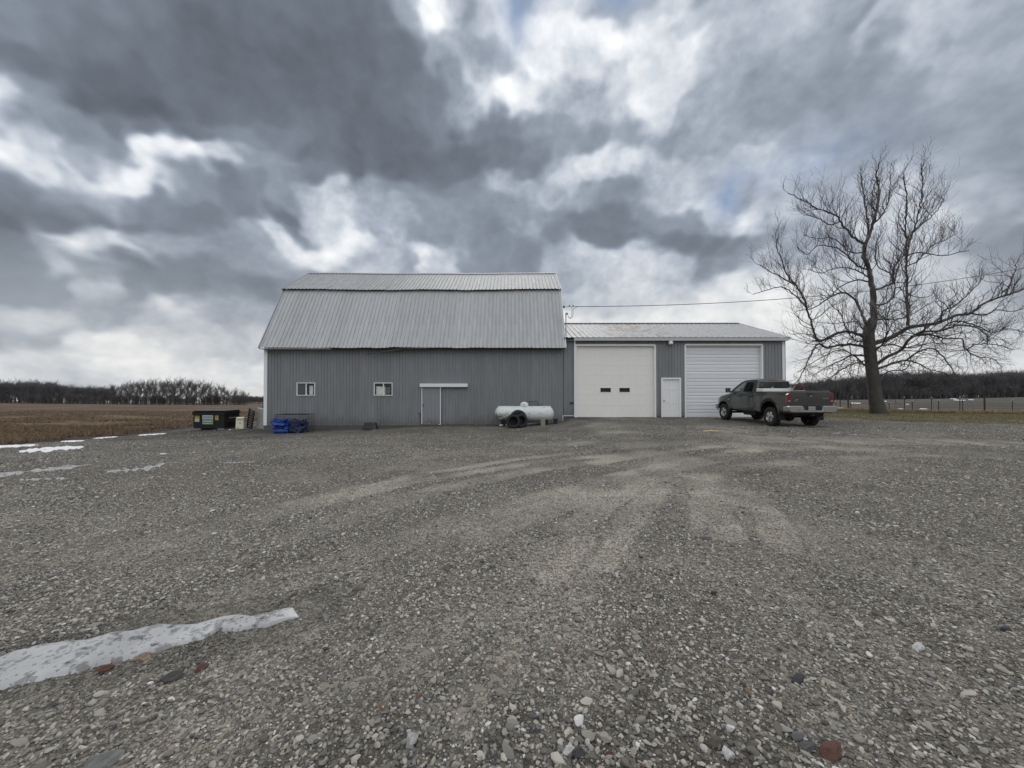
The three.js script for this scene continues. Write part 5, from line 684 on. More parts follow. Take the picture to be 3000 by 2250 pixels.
{ // things leaning on the barn's hidden side
  const y = (x, z) => ground(x, z);
  const a = thing('slatted_panel', 'black slatted panel leaning behind the barn corner', 'panel', [-16.1, y(-16.1, -23.6), -23.6], -0.55); a.rotation.order = 'YXZ'; a.rotation.z = -0.26;
  part(a, 'stile', box(0.1, 1.25, 0.05, -0.28, 0.62, 0), blackPlastic); part(a, 'stile', box(0.1, 1.25, 0.05, 0.28, 0.62, 0), blackPlastic); for (let k = 0; k < 8; k++) part(a, 'slat', box(0.46, 0.1, 0.03, 0, 0.08 + k * 0.155, 0), blackPlastic);
  const b = thing('leaning_board', 'pale grey green board leaning against the barn corner', 'board', [-15.35, y(-15.35, -23.5) + 0.01, -23.5], -0.4); b.rotation.order = 'YXZ'; b.rotation.z = -0.1;
  part(b, 'sheet', box(0.72, 1.22, 0.03, 0, 0.61, 0), mat(0.33, 0.36, 0.33, 0.7, { map: smear })); part(b, 'edge_strip', box(0.72, 0.03, 0.045, 0, 1.225, 0), whiteTrim);
  const c = thing('metal_frame', 'dark rusty metal frame standing behind the leaning board', 'frame', [-15.15, y(-15.15, -24.1), -24.1], 0.1), rustSteel = mat(0.05, 0.025, 0.02, 0.7);
  part(c, 'hoop', tube([[-0.4, 0, 0], [-0.4, 1.0, 0], [-0.39, 1.5, 0], [-0.28, 1.64, 0], [0.28, 1.64, 0], [0.39, 1.5, 0], [0.4, 1.0, 0], [0.4, 0, 0]], 0.028, 60, 8), rustSteel); part(c, 'crossbar', bar([-0.4, 1.38, 0], [0.4, 1.38, 0], 0.022), rustSteel); part(c, 'crossbar', bar([-0.4, 1.12, 0], [0.4, 1.12, 0], 0.022), rustSteel); part(c, 'upright', bar([-0.15, 1.12, 0], [-0.17, 1.38, 0], 0.03), rustSteel);
}
{ // wire crate and tarps at the barn corner
  const x = -12.02, z = -21.35, y = ground(x, z), c = thing('wire_crate', 'large dark wire dog crate against the barn wall', 'crate', [x, y, z]), w = 1.74, h = 0.95, dp = 0.8, wire = mat(0.03, 0.03, 0.032, 0.5, { metalness: 0.5 });
  for (const [name, U, Vv, o] of [['front_panel', [w, 0, 0], [0, h, 0], [-w / 2, 0.02, dp / 2]], ['back_panel', [w, 0, 0], [0, h, 0], [-w / 2, 0.02, -dp / 2]], ['side_panel', [0, 0, dp], [0, h, 0], [-w / 2, 0.02, -dp / 2]], ['side_panel', [0, 0, dp], [0, h, 0], [w / 2, 0.02, -dp / 2]], ['top_panel', [w, 0, 0], [0, 0, dp], [-w / 2, h + 0.02, -dp / 2]]]) {
    const L = [], P = (a, b) => [0, 1, 2].map((k) => o[k] + U[k] * a + Vv[k] * b), lu = Math.hypot(...U), lv = Math.hypot(...Vv), nu = Math.round(lu / 0.05), nv = Math.round(lv / 0.14);
    for (let k = 0; k <= nu; k++) L.push(bar(P(k / nu, 0), P(k / nu, 1), k % nu ? 0.0022 : 0.006, 4)); for (let k = 0; k <= nv; k++) L.push(bar(P(0, k / nv), P(1, k / nv), k % nv ? 0.003 : 0.007, 4));
    part(c, name, L, wire);
  }
  part(c, 'tray', box(w - 0.04, 0.03, dp - 0.04, 0, 0.025, 0), blackPlastic); part(c, 'door_latch', [box(0.05, 0.03, 0.02, 0.38, 0.6, dp / 2 + 0.012)], wire);
  const bundle = (name, w, h, d, seed, m, fold) => { const g = new THREE.BoxGeometry(w, h, d, 44, 34, 34), p = g.attributes.position, v = new THREE.Vector3(); for (let i = 0; i < p.count; i++) { v.fromBufferAttribute(p, i); const rx = v.x / w * 2, ry = v.y / h * 2, rz = v.z / d * 2, k = Math.pow(Math.abs(rx) ** 5 + Math.abs(ry) ** 5 + Math.abs(rz) ** 5, 0.2), e = Math.max(Math.abs(rx), Math.abs(ry), Math.abs(rz)) / Math.max(k, 1e-6), a = fbm(v.x * 5 + seed, v.y * 9 + v.z * 4, 3) - 0.5, b = Math.abs(fbm(v.x * 9 + v.y * 6 + seed * 2, v.z * 8 - v.y * 7, 3) - 0.5); v.multiplyScalar(e * (1 + fold * a - fold * 0.7 * b)); v.y = Math.max(v.y, -h / 2); v.y += (v.y > 0 ? (fbm(v.x * 3 + seed, v.z * 3, 2) - 0.5) * 0.3 * h : 0); p.setXYZ(i, v.x, v.y + h / 2, v.z); } g.computeVertexNormals(); return g; };
  const blue = phys(0.006, 0.042, 0.24, 0.38, {}), navy = phys(0.005, 0.009, 0.05, 0.5, {});
  const gx = -12.2, gz = -20.55, t = thing('blue_tarp', 'bright blue tarp bundle heaped in front of the wire crate', 'tarp', [gx, ground(gx, gz) + 0.01, gz]);
  part(t, 'tarp_roll', (() => { const g = new THREE.CylinderGeometry(0.13, 0.14, 0.74, 30, 16), p = g.attributes.position; for (let i = 0; i < p.count; i++) { const k = 1 + 0.25 * (fbm(p.getX(i) * 12 + 3, p.getY(i) * 5 + p.getZ(i) * 12, 3) - 0.5); p.setX(i, p.getX(i) * k); p.setZ(i, p.getZ(i) * k); } g.rotateZ(Math.PI / 2).translate(0.0, 0.13, 0.12); g.computeVertexNormals(); return g; })(), blue);
  part(t, 'tarp_heap', bundle('heap', 0.82, 0.52, 0.6, 3, blue, 0.85).translate(-0.07, 0.23, 0.0), blue);
  const nx = -11.42, nz = -20.6, nt = single('navy_tarp', bundle('navy', 0.85, 0.7, 0.5, 9, navy, 0.8), navy, 'dark navy tarp bundle beside the bright blue tarp', 'tarp', [nx, ground(nx, nz) + 0.01, nz]);
}
{ // overturned black tub by the wall
  const x = fx(1098), z = -21.55, g = new THREE.CylinderGeometry(0.27, 0.37, 0.36, 40, 6), p = g.attributes.position; for (let i = 0; i < p.count; i++) { const a = Math.atan2(p.getZ(i), p.getX(i)), r = Math.hypot(p.getX(i), p.getZ(i)), sq = 1 / Math.pow(Math.abs(Math.cos(a)) ** 4 + Math.abs(Math.sin(a)) ** 4, 0.25); p.setX(i, Math.cos(a) * r * sq * 1.15); p.setZ(i, Math.sin(a) * r * sq * 0.75); } g.computeVertexNormals();
  const o = thing('upturned_tub', 'black plastic tub turned upside down by the barn wall', 'tub', [x, ground(x, z) + 0.01, z], 0.1); part(o, 'tub', toCreasedNormals(g.toNonIndexed(), 0.7).translate(0, 0.18, 0), blackPlastic); part(o, 'rim', new THREE.TorusGeometry(0.4, 0.022, 8, 40).rotateX(Math.PI / 2).scale(1.05, 1, 0.72).translate(0, 0.02, 0), blackPlastic);
}
single('step_plank', rbox(0.95, 0.05, 0.26, 0.01), mat(0.14, 0.075, 0.04, 0.9), 'reddish brown plank lying in front of the sliding door', 'plank', [fx(1262), ground(fx(1262), -21.9) + 0.03, -21.9], [0, 0.06, 0]);
{ // propane tank on blocks
  const x = (1536 - 1500) / FOCAL * 21.15, z = -21.15, gy = ground(x, z - 0), cy = 0.165, t = thing('propane_tank', 'white horizontal propane tank with grimy end in front of the barn', 'tank', [x, gy, z]), R = 0.41, Lh = 1.62, yc = cy - gy;
  const prof = []; for (let k = 0; k <= 10; k++) { const a = k / 10 * Math.PI / 2; prof.push(new THREE.Vector2(Math.max(0.001, R * Math.sin(a)), -Lh + 0.34 * (1 - Math.cos(a)))); } for (let k = 10; k >= 0; k--) { const a = k / 10 * Math.PI / 2; prof.push(new THREE.Vector2(Math.max(0.001, R * Math.sin(a)), Lh - 0.34 * (1 - Math.cos(a)))); }
  const g = new THREE.LatheGeometry(prof.flatMap((p, i) => i === 10 ? [p, ...[...Array(9)].map((_, k) => new THREE.Vector2(R, mix(p.y, prof[11].y, (k + 1) / 10)))] : [p]), 48); g.rotateZ(-Math.PI / 2); const P = g.attributes.position, u = g.attributes.uv; for (let i = 0; i < u.count; i++) u.setXY(i, P.getX(i) / (2 * Lh) + 0.5, Math.atan2(P.getZ(i), P.getY(i)) / Math.PI / 2 + 0.5);
  const grime = tex(512, 512, (a, b) => { const ang = Math.abs(b - 0.5) * 2, low = smooth(0.42, 0.62, ang + 0.35 * (fbm(a * 14, b * 14, 4) - 0.5)), left = smooth(0.36, 0.1, a + 0.1 * (fbm(a * 9, b * 9, 3) - 0.5)), mold = low * left * smooth(0.38, 0.56, fbm(a * 46, b * 46, 4)), film = 0.45 * smooth(0.4, 0.7, fbm(a * 10, b * 30, 4)) * smooth(0.3, 0.6, ang), rustDot = smooth(0.73, 0.78, fbm(a * 30, b * 60 + 9, 3)); let c = [0.66, 0.69, 0.67]; const to = (q, k) => { c = c.map((v, i) => mix(v, q[i], k)); }; to([0.42, 0.41, 0.36], film); to([0.09, 0.1, 0.07], mold * 0.92); to([0.3, 0.2, 0.13], rustDot * 0.7); return c; }, { rgb: true });
  part(t, 'shell', g.translate(0, yc, 0), mat(1, 1, 1, 0.42, { map: grime }));
  const dome = part(t, 'valve_dome', new THREE.LatheGeometry([[0.215, 0], [0.225, 0.05], [0.21, 0.15], [0.16, 0.22], [0.08, 0.25], [0.001, 0.255]].map((q) => new THREE.Vector2(...q)), 28).translate(0.0, yc + R - 0.03, 0), mat(0.72, 0.74, 0.73, 0.45)); part(dome, 'dome_latch', rbox(0.05, 0.05, 0.03, 0.01, -0.02, yc + R + 0.1, 0.215), blackSteel);
  for (const e of [-1.15, 1.15]) part(t, 'saddle_leg', [box(0.24, yc - R + 0.16, 0.5, e, (yc - R + 0.16) / 2 - 0.02, 0)], blackPaint);
  for (const e of [-1.36, 1.4]) part(t, 'lifting_lug', rbox(0.14, 0.06, 0.02, 0.008, e, yc + R - 0.03, 0), mat(0.5, 0.52, 0.5, 0.6));
  part(t, 'fill_valve', cyl(0.025, 0.025, 0.08, 10, -0.46, yc + R + 0.02, 0), blackSteel);
  single('concrete_block', rbox(0.24, yc - R + 0.12, 0.3, 0.01), mat(0.3, 0.27, 0.22, 0.95, { map: smear }), 'tan concrete block propping the right end of the propane tank', 'block', [x + 0.99, gy + (yc - R + 0.12) / 2 - 0.02, z + 0.33]);
  const rk = thing('iron_grate', 'black iron grate standing on top of the propane tank', 'grate', [x + 0.43, gy + yc + R - 0.005, z - 0.02], 0.05); part(rk, 'frame', [bar([-0.27, 0.25, 0], [0.27, 0.27, 0], 0.013), bar([-0.27, 0.0, 0], [-0.27, 0.25, 0], 0.013), bar([0.27, 0, 0], [0.29, 0.14, 0], 0.013), bar([0.29, 0.14, 0], [0.27, 0.27, 0], 0.013), bar([-0.27, 0.01, 0], [0.27, 0.01, 0], 0.013)], blackPaint); for (let k = 1; k < 5; k++) part(rk, 'bar', bar([-0.27 + k * 0.108, 0.01, 0], [-0.27 + k * 0.108, 0.26, 0], 0.011), blackPaint);
  const hk = thing('iron_hooks', 'set of black iron hooks on the propane tank beside the grate', 'hooks', [x + 0.88, gy + yc + R - 0.012, z], 0); part(hk, 'base', bar([-0.11, 0.012, 0], [0.11, 0.012, 0], 0.012), blackPaint); for (const e of [-0.1, 0, 0.1]) part(hk, 'prong', tube([[e, 0.01, 0], [e - 0.015, 0.07, 0], [e, 0.14, 0.02]], 0.012, 8, 6), blackPaint);
  // tyres leaning on the tank
  const tyreOf = (R1, r1, w) => { const q = [[r1, -w * 0.36], [r1 + 0.03, -w * 0.48], [R1 * 0.88, -w * 0.5], [R1 * 0.97, -w * 0.4], [R1, -w * 0.2], [R1, w * 0.2], [R1 * 0.97, w * 0.4], [R1 * 0.88, w * 0.5], [r1 + 0.03, w * 0.48], [r1, w * 0.36], [r1 + 0.035, w * 0.3], [R1 * 0.9, w * 0.3], [R1 * 0.93, 0], [R1 * 0.9, -w * 0.3], [r1 + 0.035, -w * 0.3], [r1, -w * 0.36]]; return new THREE.LatheGeometry(q.map((a) => new THREE.Vector2(...a)), 56).rotateX(Math.PI / 2); }, rubber = mat(0.014, 0.014, 0.015, 0.75);
  const place = (px, rad, hole, w, zz, tilt, yaw, label) => { const d = -zz, X = (px - 1500) / FOCAL * d, G = ground(X, zz), o = thing('old_tyre', label, 'tyre', [X, G + 0.005, zz], yaw, 'tyres leaning on the propane tank'); o.rotation.order = 'YXZ'; o.rotation.x = tilt; part(o, 'tyre', tyreOf(rad, hole, w).translate(0, rad, 0), rubber); const L = []; for (let k = 0; k < 36; k++) L.push(box(0.03, 0.014, w * 0.7).translate(0, rad + 0.003, 0).applyMatrix4(new THREE.Matrix4().makeRotationZ(k / 36 * Math.PI * 2)).translate(0, rad, 0)); part(o, 'tread', L, rubber); if (rad < 0.4) part(o, 'hole_backing', cyl(hole + 0.03, hole + 0.03, 0.02, 28).rotateX(Math.PI / 2).translate(0, rad, -w * 0.34), rubber); };  // smaller tyres get an added black disc that stands in for shade in the hole
  place(1519, 0.45, 0.27, 0.2, -20.52, -0.16, 0.1, 'largest black tyre at the back leaning on the propane tank');
  place(1526, 0.36, 0.2, 0.3, -20.17, -0.1, 0.35, 'middle black tyre between the largest tyre and the front one');
  place(1503, 0.345, 0.21, 0.38, -19.86, -0.06, 0.12, 'front small deep black tyre standing before the other two');
  const pa = [1463, 1249], pb = [1574, 1243.5], A = spot(...pa), B = spot(...pb); single('white_pipe', bar([0, 0, 0], [B[0] - A[0], ground(...B) - ground(...A), B[1] - A[1]], 0.035, 10), whiteMat, 'thin white pipe lying on the gravel in front of the propane tank', 'pipe', [A[0], ground(...A) + 0.06, A[1]]);
  const bx2 = (1627.5 - 1500) / FOCAL * 21.4, bk = thing('black_bin', 'small black plastic bin at the right end of the propane tank', 'bin', [bx2, ground(bx2, -21.4), -21.4], 0.2); part(bk, 'bin_body', (() => { const g = rbox(0.2, 0.24, 0.2, 0.02, 0, 0.12, 0), p = g.attributes.position; for (let i = 0; i < p.count; i++) { const k = 0.85 + 0.6 * p.getY(i); p.setX(i, p.getX(i) * k); p.setZ(i, p.getZ(i) * k); } return g; })(), blackPlastic); part(bk, 'bin_rim', [box(0.23, 0.025, 0.02, 0, 0.245, 0.105), box(0.23, 0.025, 0.02, 0, 0.245, -0.105), box(0.02, 0.025, 0.19, 0.105, 0.245, 0), box(0.02, 0.025, 0.19, -0.105, 0.245, 0)], blackPlastic);
}
{ // service mast, overhead cable and its far pole
  const mx = 3.14, mz = -22.35, m = thing('service_mast', 'grey electric service mast rising beside the barn gable', 'mast', [mx, 4.45, mz]), steel = mat(0.3, 0.31, 0.32, 0.5, { metalness: 0.4 });
  part(m, 'conduit', bar([0, -0.2, 0], [0, 1.4, 0], 0.03, 10), steel); part(m, 'weatherhead', tube([[0, 1.38, 0], [0.02, 1.47, 0], [0.07, 1.46, 0], [0.1, 1.4, 0]], 0.045, 12, 8), steel);
  part(m, 'drip_loop', [tube([[0.08, 1.42, 0], [0.18, 1.22, 0], [0.28, 1.2, 0], [0.33, 1.4, 0], [0.36, 1.86, 0]], 0.012, 20, 5), tube([[0.08, 1.42, 0], [0.2, 1.18, 0], [0.36, 1.2, 0], [0.42, 1.5, 0], [0.44, 1.7, 0], [0.7, 1.85, 0]], 0.012, 20, 5)], blackSteel);
  part(m, 'insulator', [cyl(0.05, 0.05, 0.12, 10, -0.12, 1.84, 0), cyl(0.03, 0.03, 0.1, 8, 0.2, 1.9, 0), cyl(0.03, 0.03, 0.1, 8, 0.42, 1.9, 0), bar([-0.12, 1.84, 0], [0.36, 1.86, 0], 0.012)], blackSteel);
  const d1 = 26, a = new THREE.Vector3(mx + 0.4, 4.45 + 1.86, mz), e3 = new THREE.Vector3((3000 - 1500) / FOCAL * d1, CAM_Y + (1140 - 765) / FOCAL * d1, -d1), dir = e3.clone().sub(a), end = a.clone().addScaledVector(dir, 1.18), pts = [];
  for (let k = 0; k <= 40; k++) { const t = k / 40, p = a.clone().lerp(end, t); p.y -= 1.5 * 4 * t * (1 - t) * 0.6; pts.push([p.x - a.x, p.y - a.y, p.z - a.z]); }
  single('overhead_cable', tube(pts, 0.018, 120, 5), blackSteel, 'single overhead electric cable from the barn mast past the big tree', 'cable', [a.x, a.y, a.z]);
  const gy = ground(end.x, end.z), pole = thing('utility_pole', 'wooden utility pole carrying the overhead cable beyond the right edge', 'pole', [end.x, gy, end.z]), ph = end.y - gy + 0.4; part(pole, 'post', cyl(0.12, 0.16, ph, 12, 0, ph / 2 - 0.02, 0), mat(0.16, 0.12, 0.09, 0.95)); part(pole, 'insulator', cyl(0.04, 0.04, 0.12, 8, -0.13, ph - 0.4, 0), blackSteel);
}
{ // wire fence behind the big tree
  const posts = [[2428, 1.0], [2449, 0.9], [2485, 1.55, 1], [2493, 0.85], [2605, 0.9], [2649, 1.35], [2673, 1.05], [2727, 1.35], [2749, 1.15], [2811, 1.4], [2819, 1.3], [2884, 1.45, 1], [2965, 1.2], [3060, 1.3]];
  const line = (px) => { const d = mix(33.2, 31.2, (px - 2400) / 600); return [(px - 1500) / FOCAL * d, -d]; }, o = line(2649), f = thing('wire_fence', 'low wire mesh fence on thin posts behind the big tree', 'fence', [o[0], ground(...o), o[1]]), by = ground(...o);
  const steel = mat(0.045, 0.04, 0.04, 0.8), tip = mat(0.5, 0.5, 0.48, 0.7), wood = mat(0.06, 0.045, 0.035, 0.95), r = mulberry(4);
  const P = posts.map(([px]) => { const [x, z] = line(px); return [x - o[0], ground(x, z) - by, z - o[1]]; });
  posts.forEach(([px, h, w], k) => { const [x, y, z] = P[k], lean = (r() - 0.5) * 0.12; const q = part(f, 'post', w ? bar([x, y - 0.1, z], [x + lean, y + h, z], 0.055, 8) : [bar([x, y - 0.1, z], [x + lean, y + h, z], 0.03, 5)], w ? wood : steel); if (!w) part(q, 'post_cap', bar([x + lean, y + h - 0.1, z], [x + lean * 1.01, y + h + 0.01, z], 0.034, 5), tip); });
  for (let j = 0; j < 5; j++) { const L = []; for (let k = 1; k < P.length; k++) { const h = 0.08 + j * 0.2; L.push(bar([P[k - 1][0], P[k - 1][1] + h, P[k - 1][2]], [P[k][0], P[k][1] + h, P[k][2]], 0.0065, 4)); } part(f, 'line_wire', L, steel); }
  const st = []; for (let k = 1; k < P.length; k++) { const n = Math.max(2, Math.round(Math.hypot(P[k][0] - P[k - 1][0], P[k][2] - P[k - 1][2]) / 0.18)); for (let i = 0; i < n; i++) { const t = i / n, q = [0, 1, 2].map((c) => mix(P[k - 1][c], P[k][c], t)); st.push(bar([q[0], q[1] + 0.06, q[2]], [q[0], q[1] + 0.88, q[2]], 0.0035, 3)); } } part(f, 'stay_wires', st, steel).userData.kind = 'stuff';
  const ux = (2461 - 1500) / FOCAL * 60, up = thing('field_pole', 'thin dark pole standing in the field just right of the truck', 'pole', [ux, ground(ux, -60), -60]); part(up, 'post', cyl(0.06, 0.07, 3.6, 8, 0, 1.7, 0), steel); part(up, 'cap', cyl(0.08, 0.08, 0.1, 8, 0, 3.5, 0), steel);
}

// ---------------------------------------------------------------- the big bare sycamore
{
  const D = 26, X0 = (2572 - 1500) / FOCAL * D, gy = ground(X0, -D), K = 84.5 * 26 / D;   // limbs sketched in units of 1/84.5 m from the foot of the trunk
  const at = (cx, cy, dz) => { const s = 1 - dz / D, px = 2180 + cx / 1.951, py = 430 + cy / 1.951; return new THREE.Vector3((px - 1500) / FOCAL * D * s - X0, (CAM_Y - gy) + (1140 - py) / FOCAL * D * s, dz); };
  const tree = thing('sycamore_tree', 'huge bare sycamore tree with wide crooked limbs right of the garage', 'tree', [X0, gy, -D]);
  const bark = (p, a, r) => { const n = fbm(p.x * 2 + Math.cos(a) * 0.8, p.y * 1.8 + p.z * 2 + Math.sin(a) * 0.8, 4), pale = 0.85 * smooth(0.47, 0.6, n) * smooth(4.5, 9, p.y) * smooth(0.03, 0.09, r), f = 0.75 + 0.5 * fbm(p.x * 9 + a * 3, p.y * 5, 3); return [mix(0.085, 0.3, pale) * f, mix(0.076, 0.29, pale) * f, mix(0.068, 0.265, pale) * f]; };
  const twig = (p) => { const f = 0.8 + 0.4 * hash2(p.x * 40, p.y * 40); return [0.075 * f, 0.066 * f, 0.066 * f]; };
  const T1 = new Acc(true), T2 = new Acc(true), rnd = mulberry(77), stems = [];
  // [radius at start, radius at end, depth towards the viewer at start and end, points...]
  const limbs = [
    [25, 3, 0, 0.6, [728, 1060], [750, 970], [742, 880], [737, 780], [722, 690], [692, 625], [700, 560], [722, 505], [745, 440], [770, 350], [785, 250], [772, 150], [785, 80]],
    [9, 2.2, 0.2, 1.5, [702, 552], [640, 515], [590, 460], [540, 390], [490, 368], [420, 340], [350, 300], [262, 258]],
    [7, 2.5, 0.2, -1.0, [718, 515], [716, 400], [700, 300], [690, 200], [682, 140]],
    [6, 2, 0.2, -1.6, [745, 440], [790, 400], [830, 330], [850, 220], [852, 130]],
    [5, 2, 0.3, 1.4, [560, 420], [500, 440], [430, 400], [350, 385]],
    [10, 3, 1.0, 1.8, [940, 1022], [942, 900], [935, 780], [938, 680], [940, 560], [935, 470], [940, 380], [945, 280], [930, 160]],
    [6.5, 2.2, 1.4, 2.2, [940, 570], [965, 520], [1000, 420], [1030, 280], [1036, 180], [1030, 85]],
    [5, 2, 1.7, 0.5, [985, 480], [1040, 430], [1080, 400], [1130, 340], [1160, 290]],
    [5, 2, 1.2, 3.0, [938, 620], [1000, 600], [1080, 610], [1170, 620], [1240, 600], [1300, 590]],
    [4.5, 2, 1.2, -1.0, [938, 680], [1000, 650], [1090, 560], [1180, 520], [1230, 490]],
    [8, 2.5, 0, -1.8, [760, 815], [830, 790], [860, 770], [865, 700], [890, 650], [930, 610], [960, 560]],
    [5, 2.5, -0.5, 1.4, [830, 790], [880, 775], [935, 776]],
    [5, 2, -0.6, -3, [862, 770], [840, 720], [780, 690], [760, 560], [800, 480]],
    [17, 3, 0, 2.2, [748, 1122], [830, 1095], [900, 1060], [950, 1030], [1040, 1020], [1130, 1000], [1210, 965], [1300, 950], [1370, 900], [1450, 865], [1530, 840], [1600, 815], [1700, 780], [1790, 765]],
    [7, 2, 1.0, -0.6, [1130, 995], [1142, 940], [1210, 910], [1270, 860], [1330, 800], [1380, 740]],
    [6, 2, 1.5, 3.2, [1300, 950], [1380, 960], [1450, 930], [1540, 940], [1620, 920]],
    [6, 2, 1.8, 0.4, [1500, 850], [1540, 760], [1560, 700], [1580, 640]],
    [13, 2.5, 0, 3.4, [748, 1252], [830, 1195], [900, 1165], [940, 1110], [1010, 1060], [1120, 1052], [1230, 1020], [1330, 1030], [1390, 1080], [1400, 1135]],
    [6, 2, 2.2, 1.2, [1120, 1052], [1200, 1000], [1300, 1010], [1420, 1060], [1520, 1040], [1600, 1060]],
    [9, 2, 0, -2.6, [760, 1272], [850, 1240], [930, 1220], [1000, 1240], [1060, 1272], [1140, 1290], [1190, 1330]],
    [7, 2, -0.6, 2.2, [930, 1220], [1000, 1170], [1080, 1155], [1150, 1210], [1200, 1290], [1245, 1335]],
    [5, 2, 0, 1.5, [768, 1315], [840, 1280], [920, 1275], [960, 1205]],
    [7, 2, 1.6, -2.0, [960, 1085], [1050, 1070], [1150, 1095], [1250, 1100], [1275, 1160], [1340, 1200], [1420, 1210], [1480, 1260]],
    [5, 2, 0.5, -2.4, [1275, 1160], [1330, 1130], [1440, 1130], [1540, 1160]],
    [12, 2.2, 0, 1.9, [692, 1088], [640, 1065], [580, 1055], [510, 1075], [440, 1110], [415, 1095], [400, 1040], [370, 950], [350, 880], [310, 800], [250, 730], [225, 650], [190, 560], [205, 495]],
    [5, 2, 1.4, 3.0, [362, 920], [300, 850], [210, 800], [130, 820], [60, 840]],
    [5, 2, 1.4, 0.2, [300, 790], [210, 740], [140, 700], [90, 670]],
    [11, 2, 0, 3.0, [692, 1142], [620, 1130], [540, 1135], [470, 1147], [432, 1125], [400, 1160], [370, 1220], [330, 1300], [305, 1345]],
    [8, 2, 0, -2.2, [695, 1195], [620, 1190], [560, 1220], [480, 1255], [395, 1305]],
    [6, 2, 0, -3.0, [692, 1252], [640, 1202], [560, 1160], [470, 1190], [400, 1230], [300, 1290]],
    [11, 2.5, 0.2, -1.5, [702, 1010], [680, 960], [650, 890], [610, 850], [560, 830], [480, 870], [400, 920], [300, 940]],
    [6, 2, 0.1, 2.4, [716, 700], [660, 680], [590, 612], [520, 570], [430, 562], [370, 610], [312, 572]],
    [6, 2, 0.1, -2.6, [724, 770], [650, 760], [570, 790], [480, 860], [400, 880]],
    [5, 2, 0.1, 2.8, [720, 745], [640, 700], [540, 690], [440, 720], [380, 700]],
    [5, 2, 0.1, -2.2, [700, 600], [620, 600], [520, 520], [420, 520], [350, 500]],
    [6, 2, 0, -3.4, [735, 1000], [790, 985], [880, 985], [960, 960], [1060, 900], [1120, 880]],
    [6, 2, 0, 3.2, [745, 900], [800, 900], [860, 860], [880, 800], [1000, 860], [1080, 850]],
    [6, 2, 0, 3.6, [700, 1100], [640, 1110], [580, 1020], [560, 960], [500, 900]],
    [6, 2, 0, 3.8, [735, 1180], [800, 1120], [820, 1050], [820, 980], [840, 900]],
    [6, 2, 0, -3.8, [725, 1120], [680, 1040], [640, 1000], [520, 1010], [420, 1000]],
    [6, 2, 0, -4.0, [745, 1150], [840, 1130], [960, 1150], [1080, 1120], [1180, 1130]],
    [5, 2, 0, 4.0, [700, 1220], [600, 1250], [520, 1300], [460, 1340]],
  ];
  { // trunk with a flared, lobed foot
    const pts = [[770, 1540], [768, 1522], [762, 1490], [752, 1440], [744, 1380], [736, 1310], [729, 1240], [722, 1170], [716, 1110], [715, 1065], [722, 1020], [738, 985]].map(([x, y]) => at(x, y, 0)), rad = [62, 56, 46, 41, 38.5, 37, 36, 36, 36, 34, 30, 22];
    const cat = new THREE.CatmullRomCurve3(pts), P = [], Rr = []; for (let k = 0; k <= 44; k++) { const t = k / 44; P.push(cat.getPoint(t)); const f = t * (rad.length - 1), i = Math.min(rad.length - 2, Math.floor(f)), r0 = mix(rad[i], rad[i + 1], f - i) / K * 0.78; Rr.push((a) => r0 * (1 + 0.13 * (1 - smooth(0, 0.16, t)) * Math.sin(a * 5 + 1) + 0.05 * (fbm(Math.cos(a) * 2 + t * 9, Math.sin(a) * 2 + 3, 3) - 0.5))); }
    T1.tube(P, Rr, 22, bark);
  }
  // crooked side growth
  const grow = (p0, dir, len, r0, level, up) => {
    const n = level === 1 ? 8 : level === 2 ? 6 : 4, step = len / n, p = p0.clone(), d = dir.clone(), pts = [p.clone()], rr = [r0];
    for (let k = 1; k <= n; k++) { d.x += (rnd() - 0.5) * 0.8; d.y += (rnd() - 0.5) * 0.7 + up * 0.11; d.z += (rnd() - 0.5) * 0.8; d.normalize(); p.addScaledVector(d, step); pts.push(p.clone()); rr.push(Math.max(0.0045, r0 * (1 - 0.75 * k / n)));
      if (level < 3 && k > 1) { const kids = level === 1 ? 1.35 : 1.0; for (let m = 0; m < kids - (rnd() > kids % 1 ? 1 : 0); m++) { const q = d.clone().addScaledVector(new THREE.Vector3(rnd() - 0.5, rnd() - 0.4 + up * 0.2, rnd() - 0.5), 2.0).normalize(); grow(p, q, len * (0.32 + 0.26 * rnd()), Math.max(0.0055, rr[k] * 0.65), level + 1, up); } } }
    T2.tube(pts, rr, level === 1 ? 4 : 3, twig);
  };
  for (const [ra, rb, za, zb, ...raw] of limbs) {
    const n = raw.length, cat = new THREE.CatmullRomCurve3(raw.map(([x, y], i) => at(x, y, mix(za, zb, i / (n - 1)))), false, 'centripetal'), len = cat.getLength(), N = Math.max(10, Math.round(len / 0.22)), P = [], R = [], w = mulberry(Math.round(raw[0][0] * 3 + raw[1][1]));
    for (let k = 0; k <= N; k++) { const q = cat.getPointAt(k / N), s = Math.min(1, k / 3) * Math.min(0.05, 0.02 + 0.02 * rb); q.x += (w() - 0.5) * s; q.y += (w() - 0.5) * s; q.z += (w() - 0.5) * s * 2; P.push(q); R.push(Math.max(0.011, mix(ra, rb, Math.pow(k / N, 0.7)) / K * 0.78 * (0.95 + 0.1 * w()))); }
    T1.tube(P, R, ra > 9 ? 10 : 7, bark);
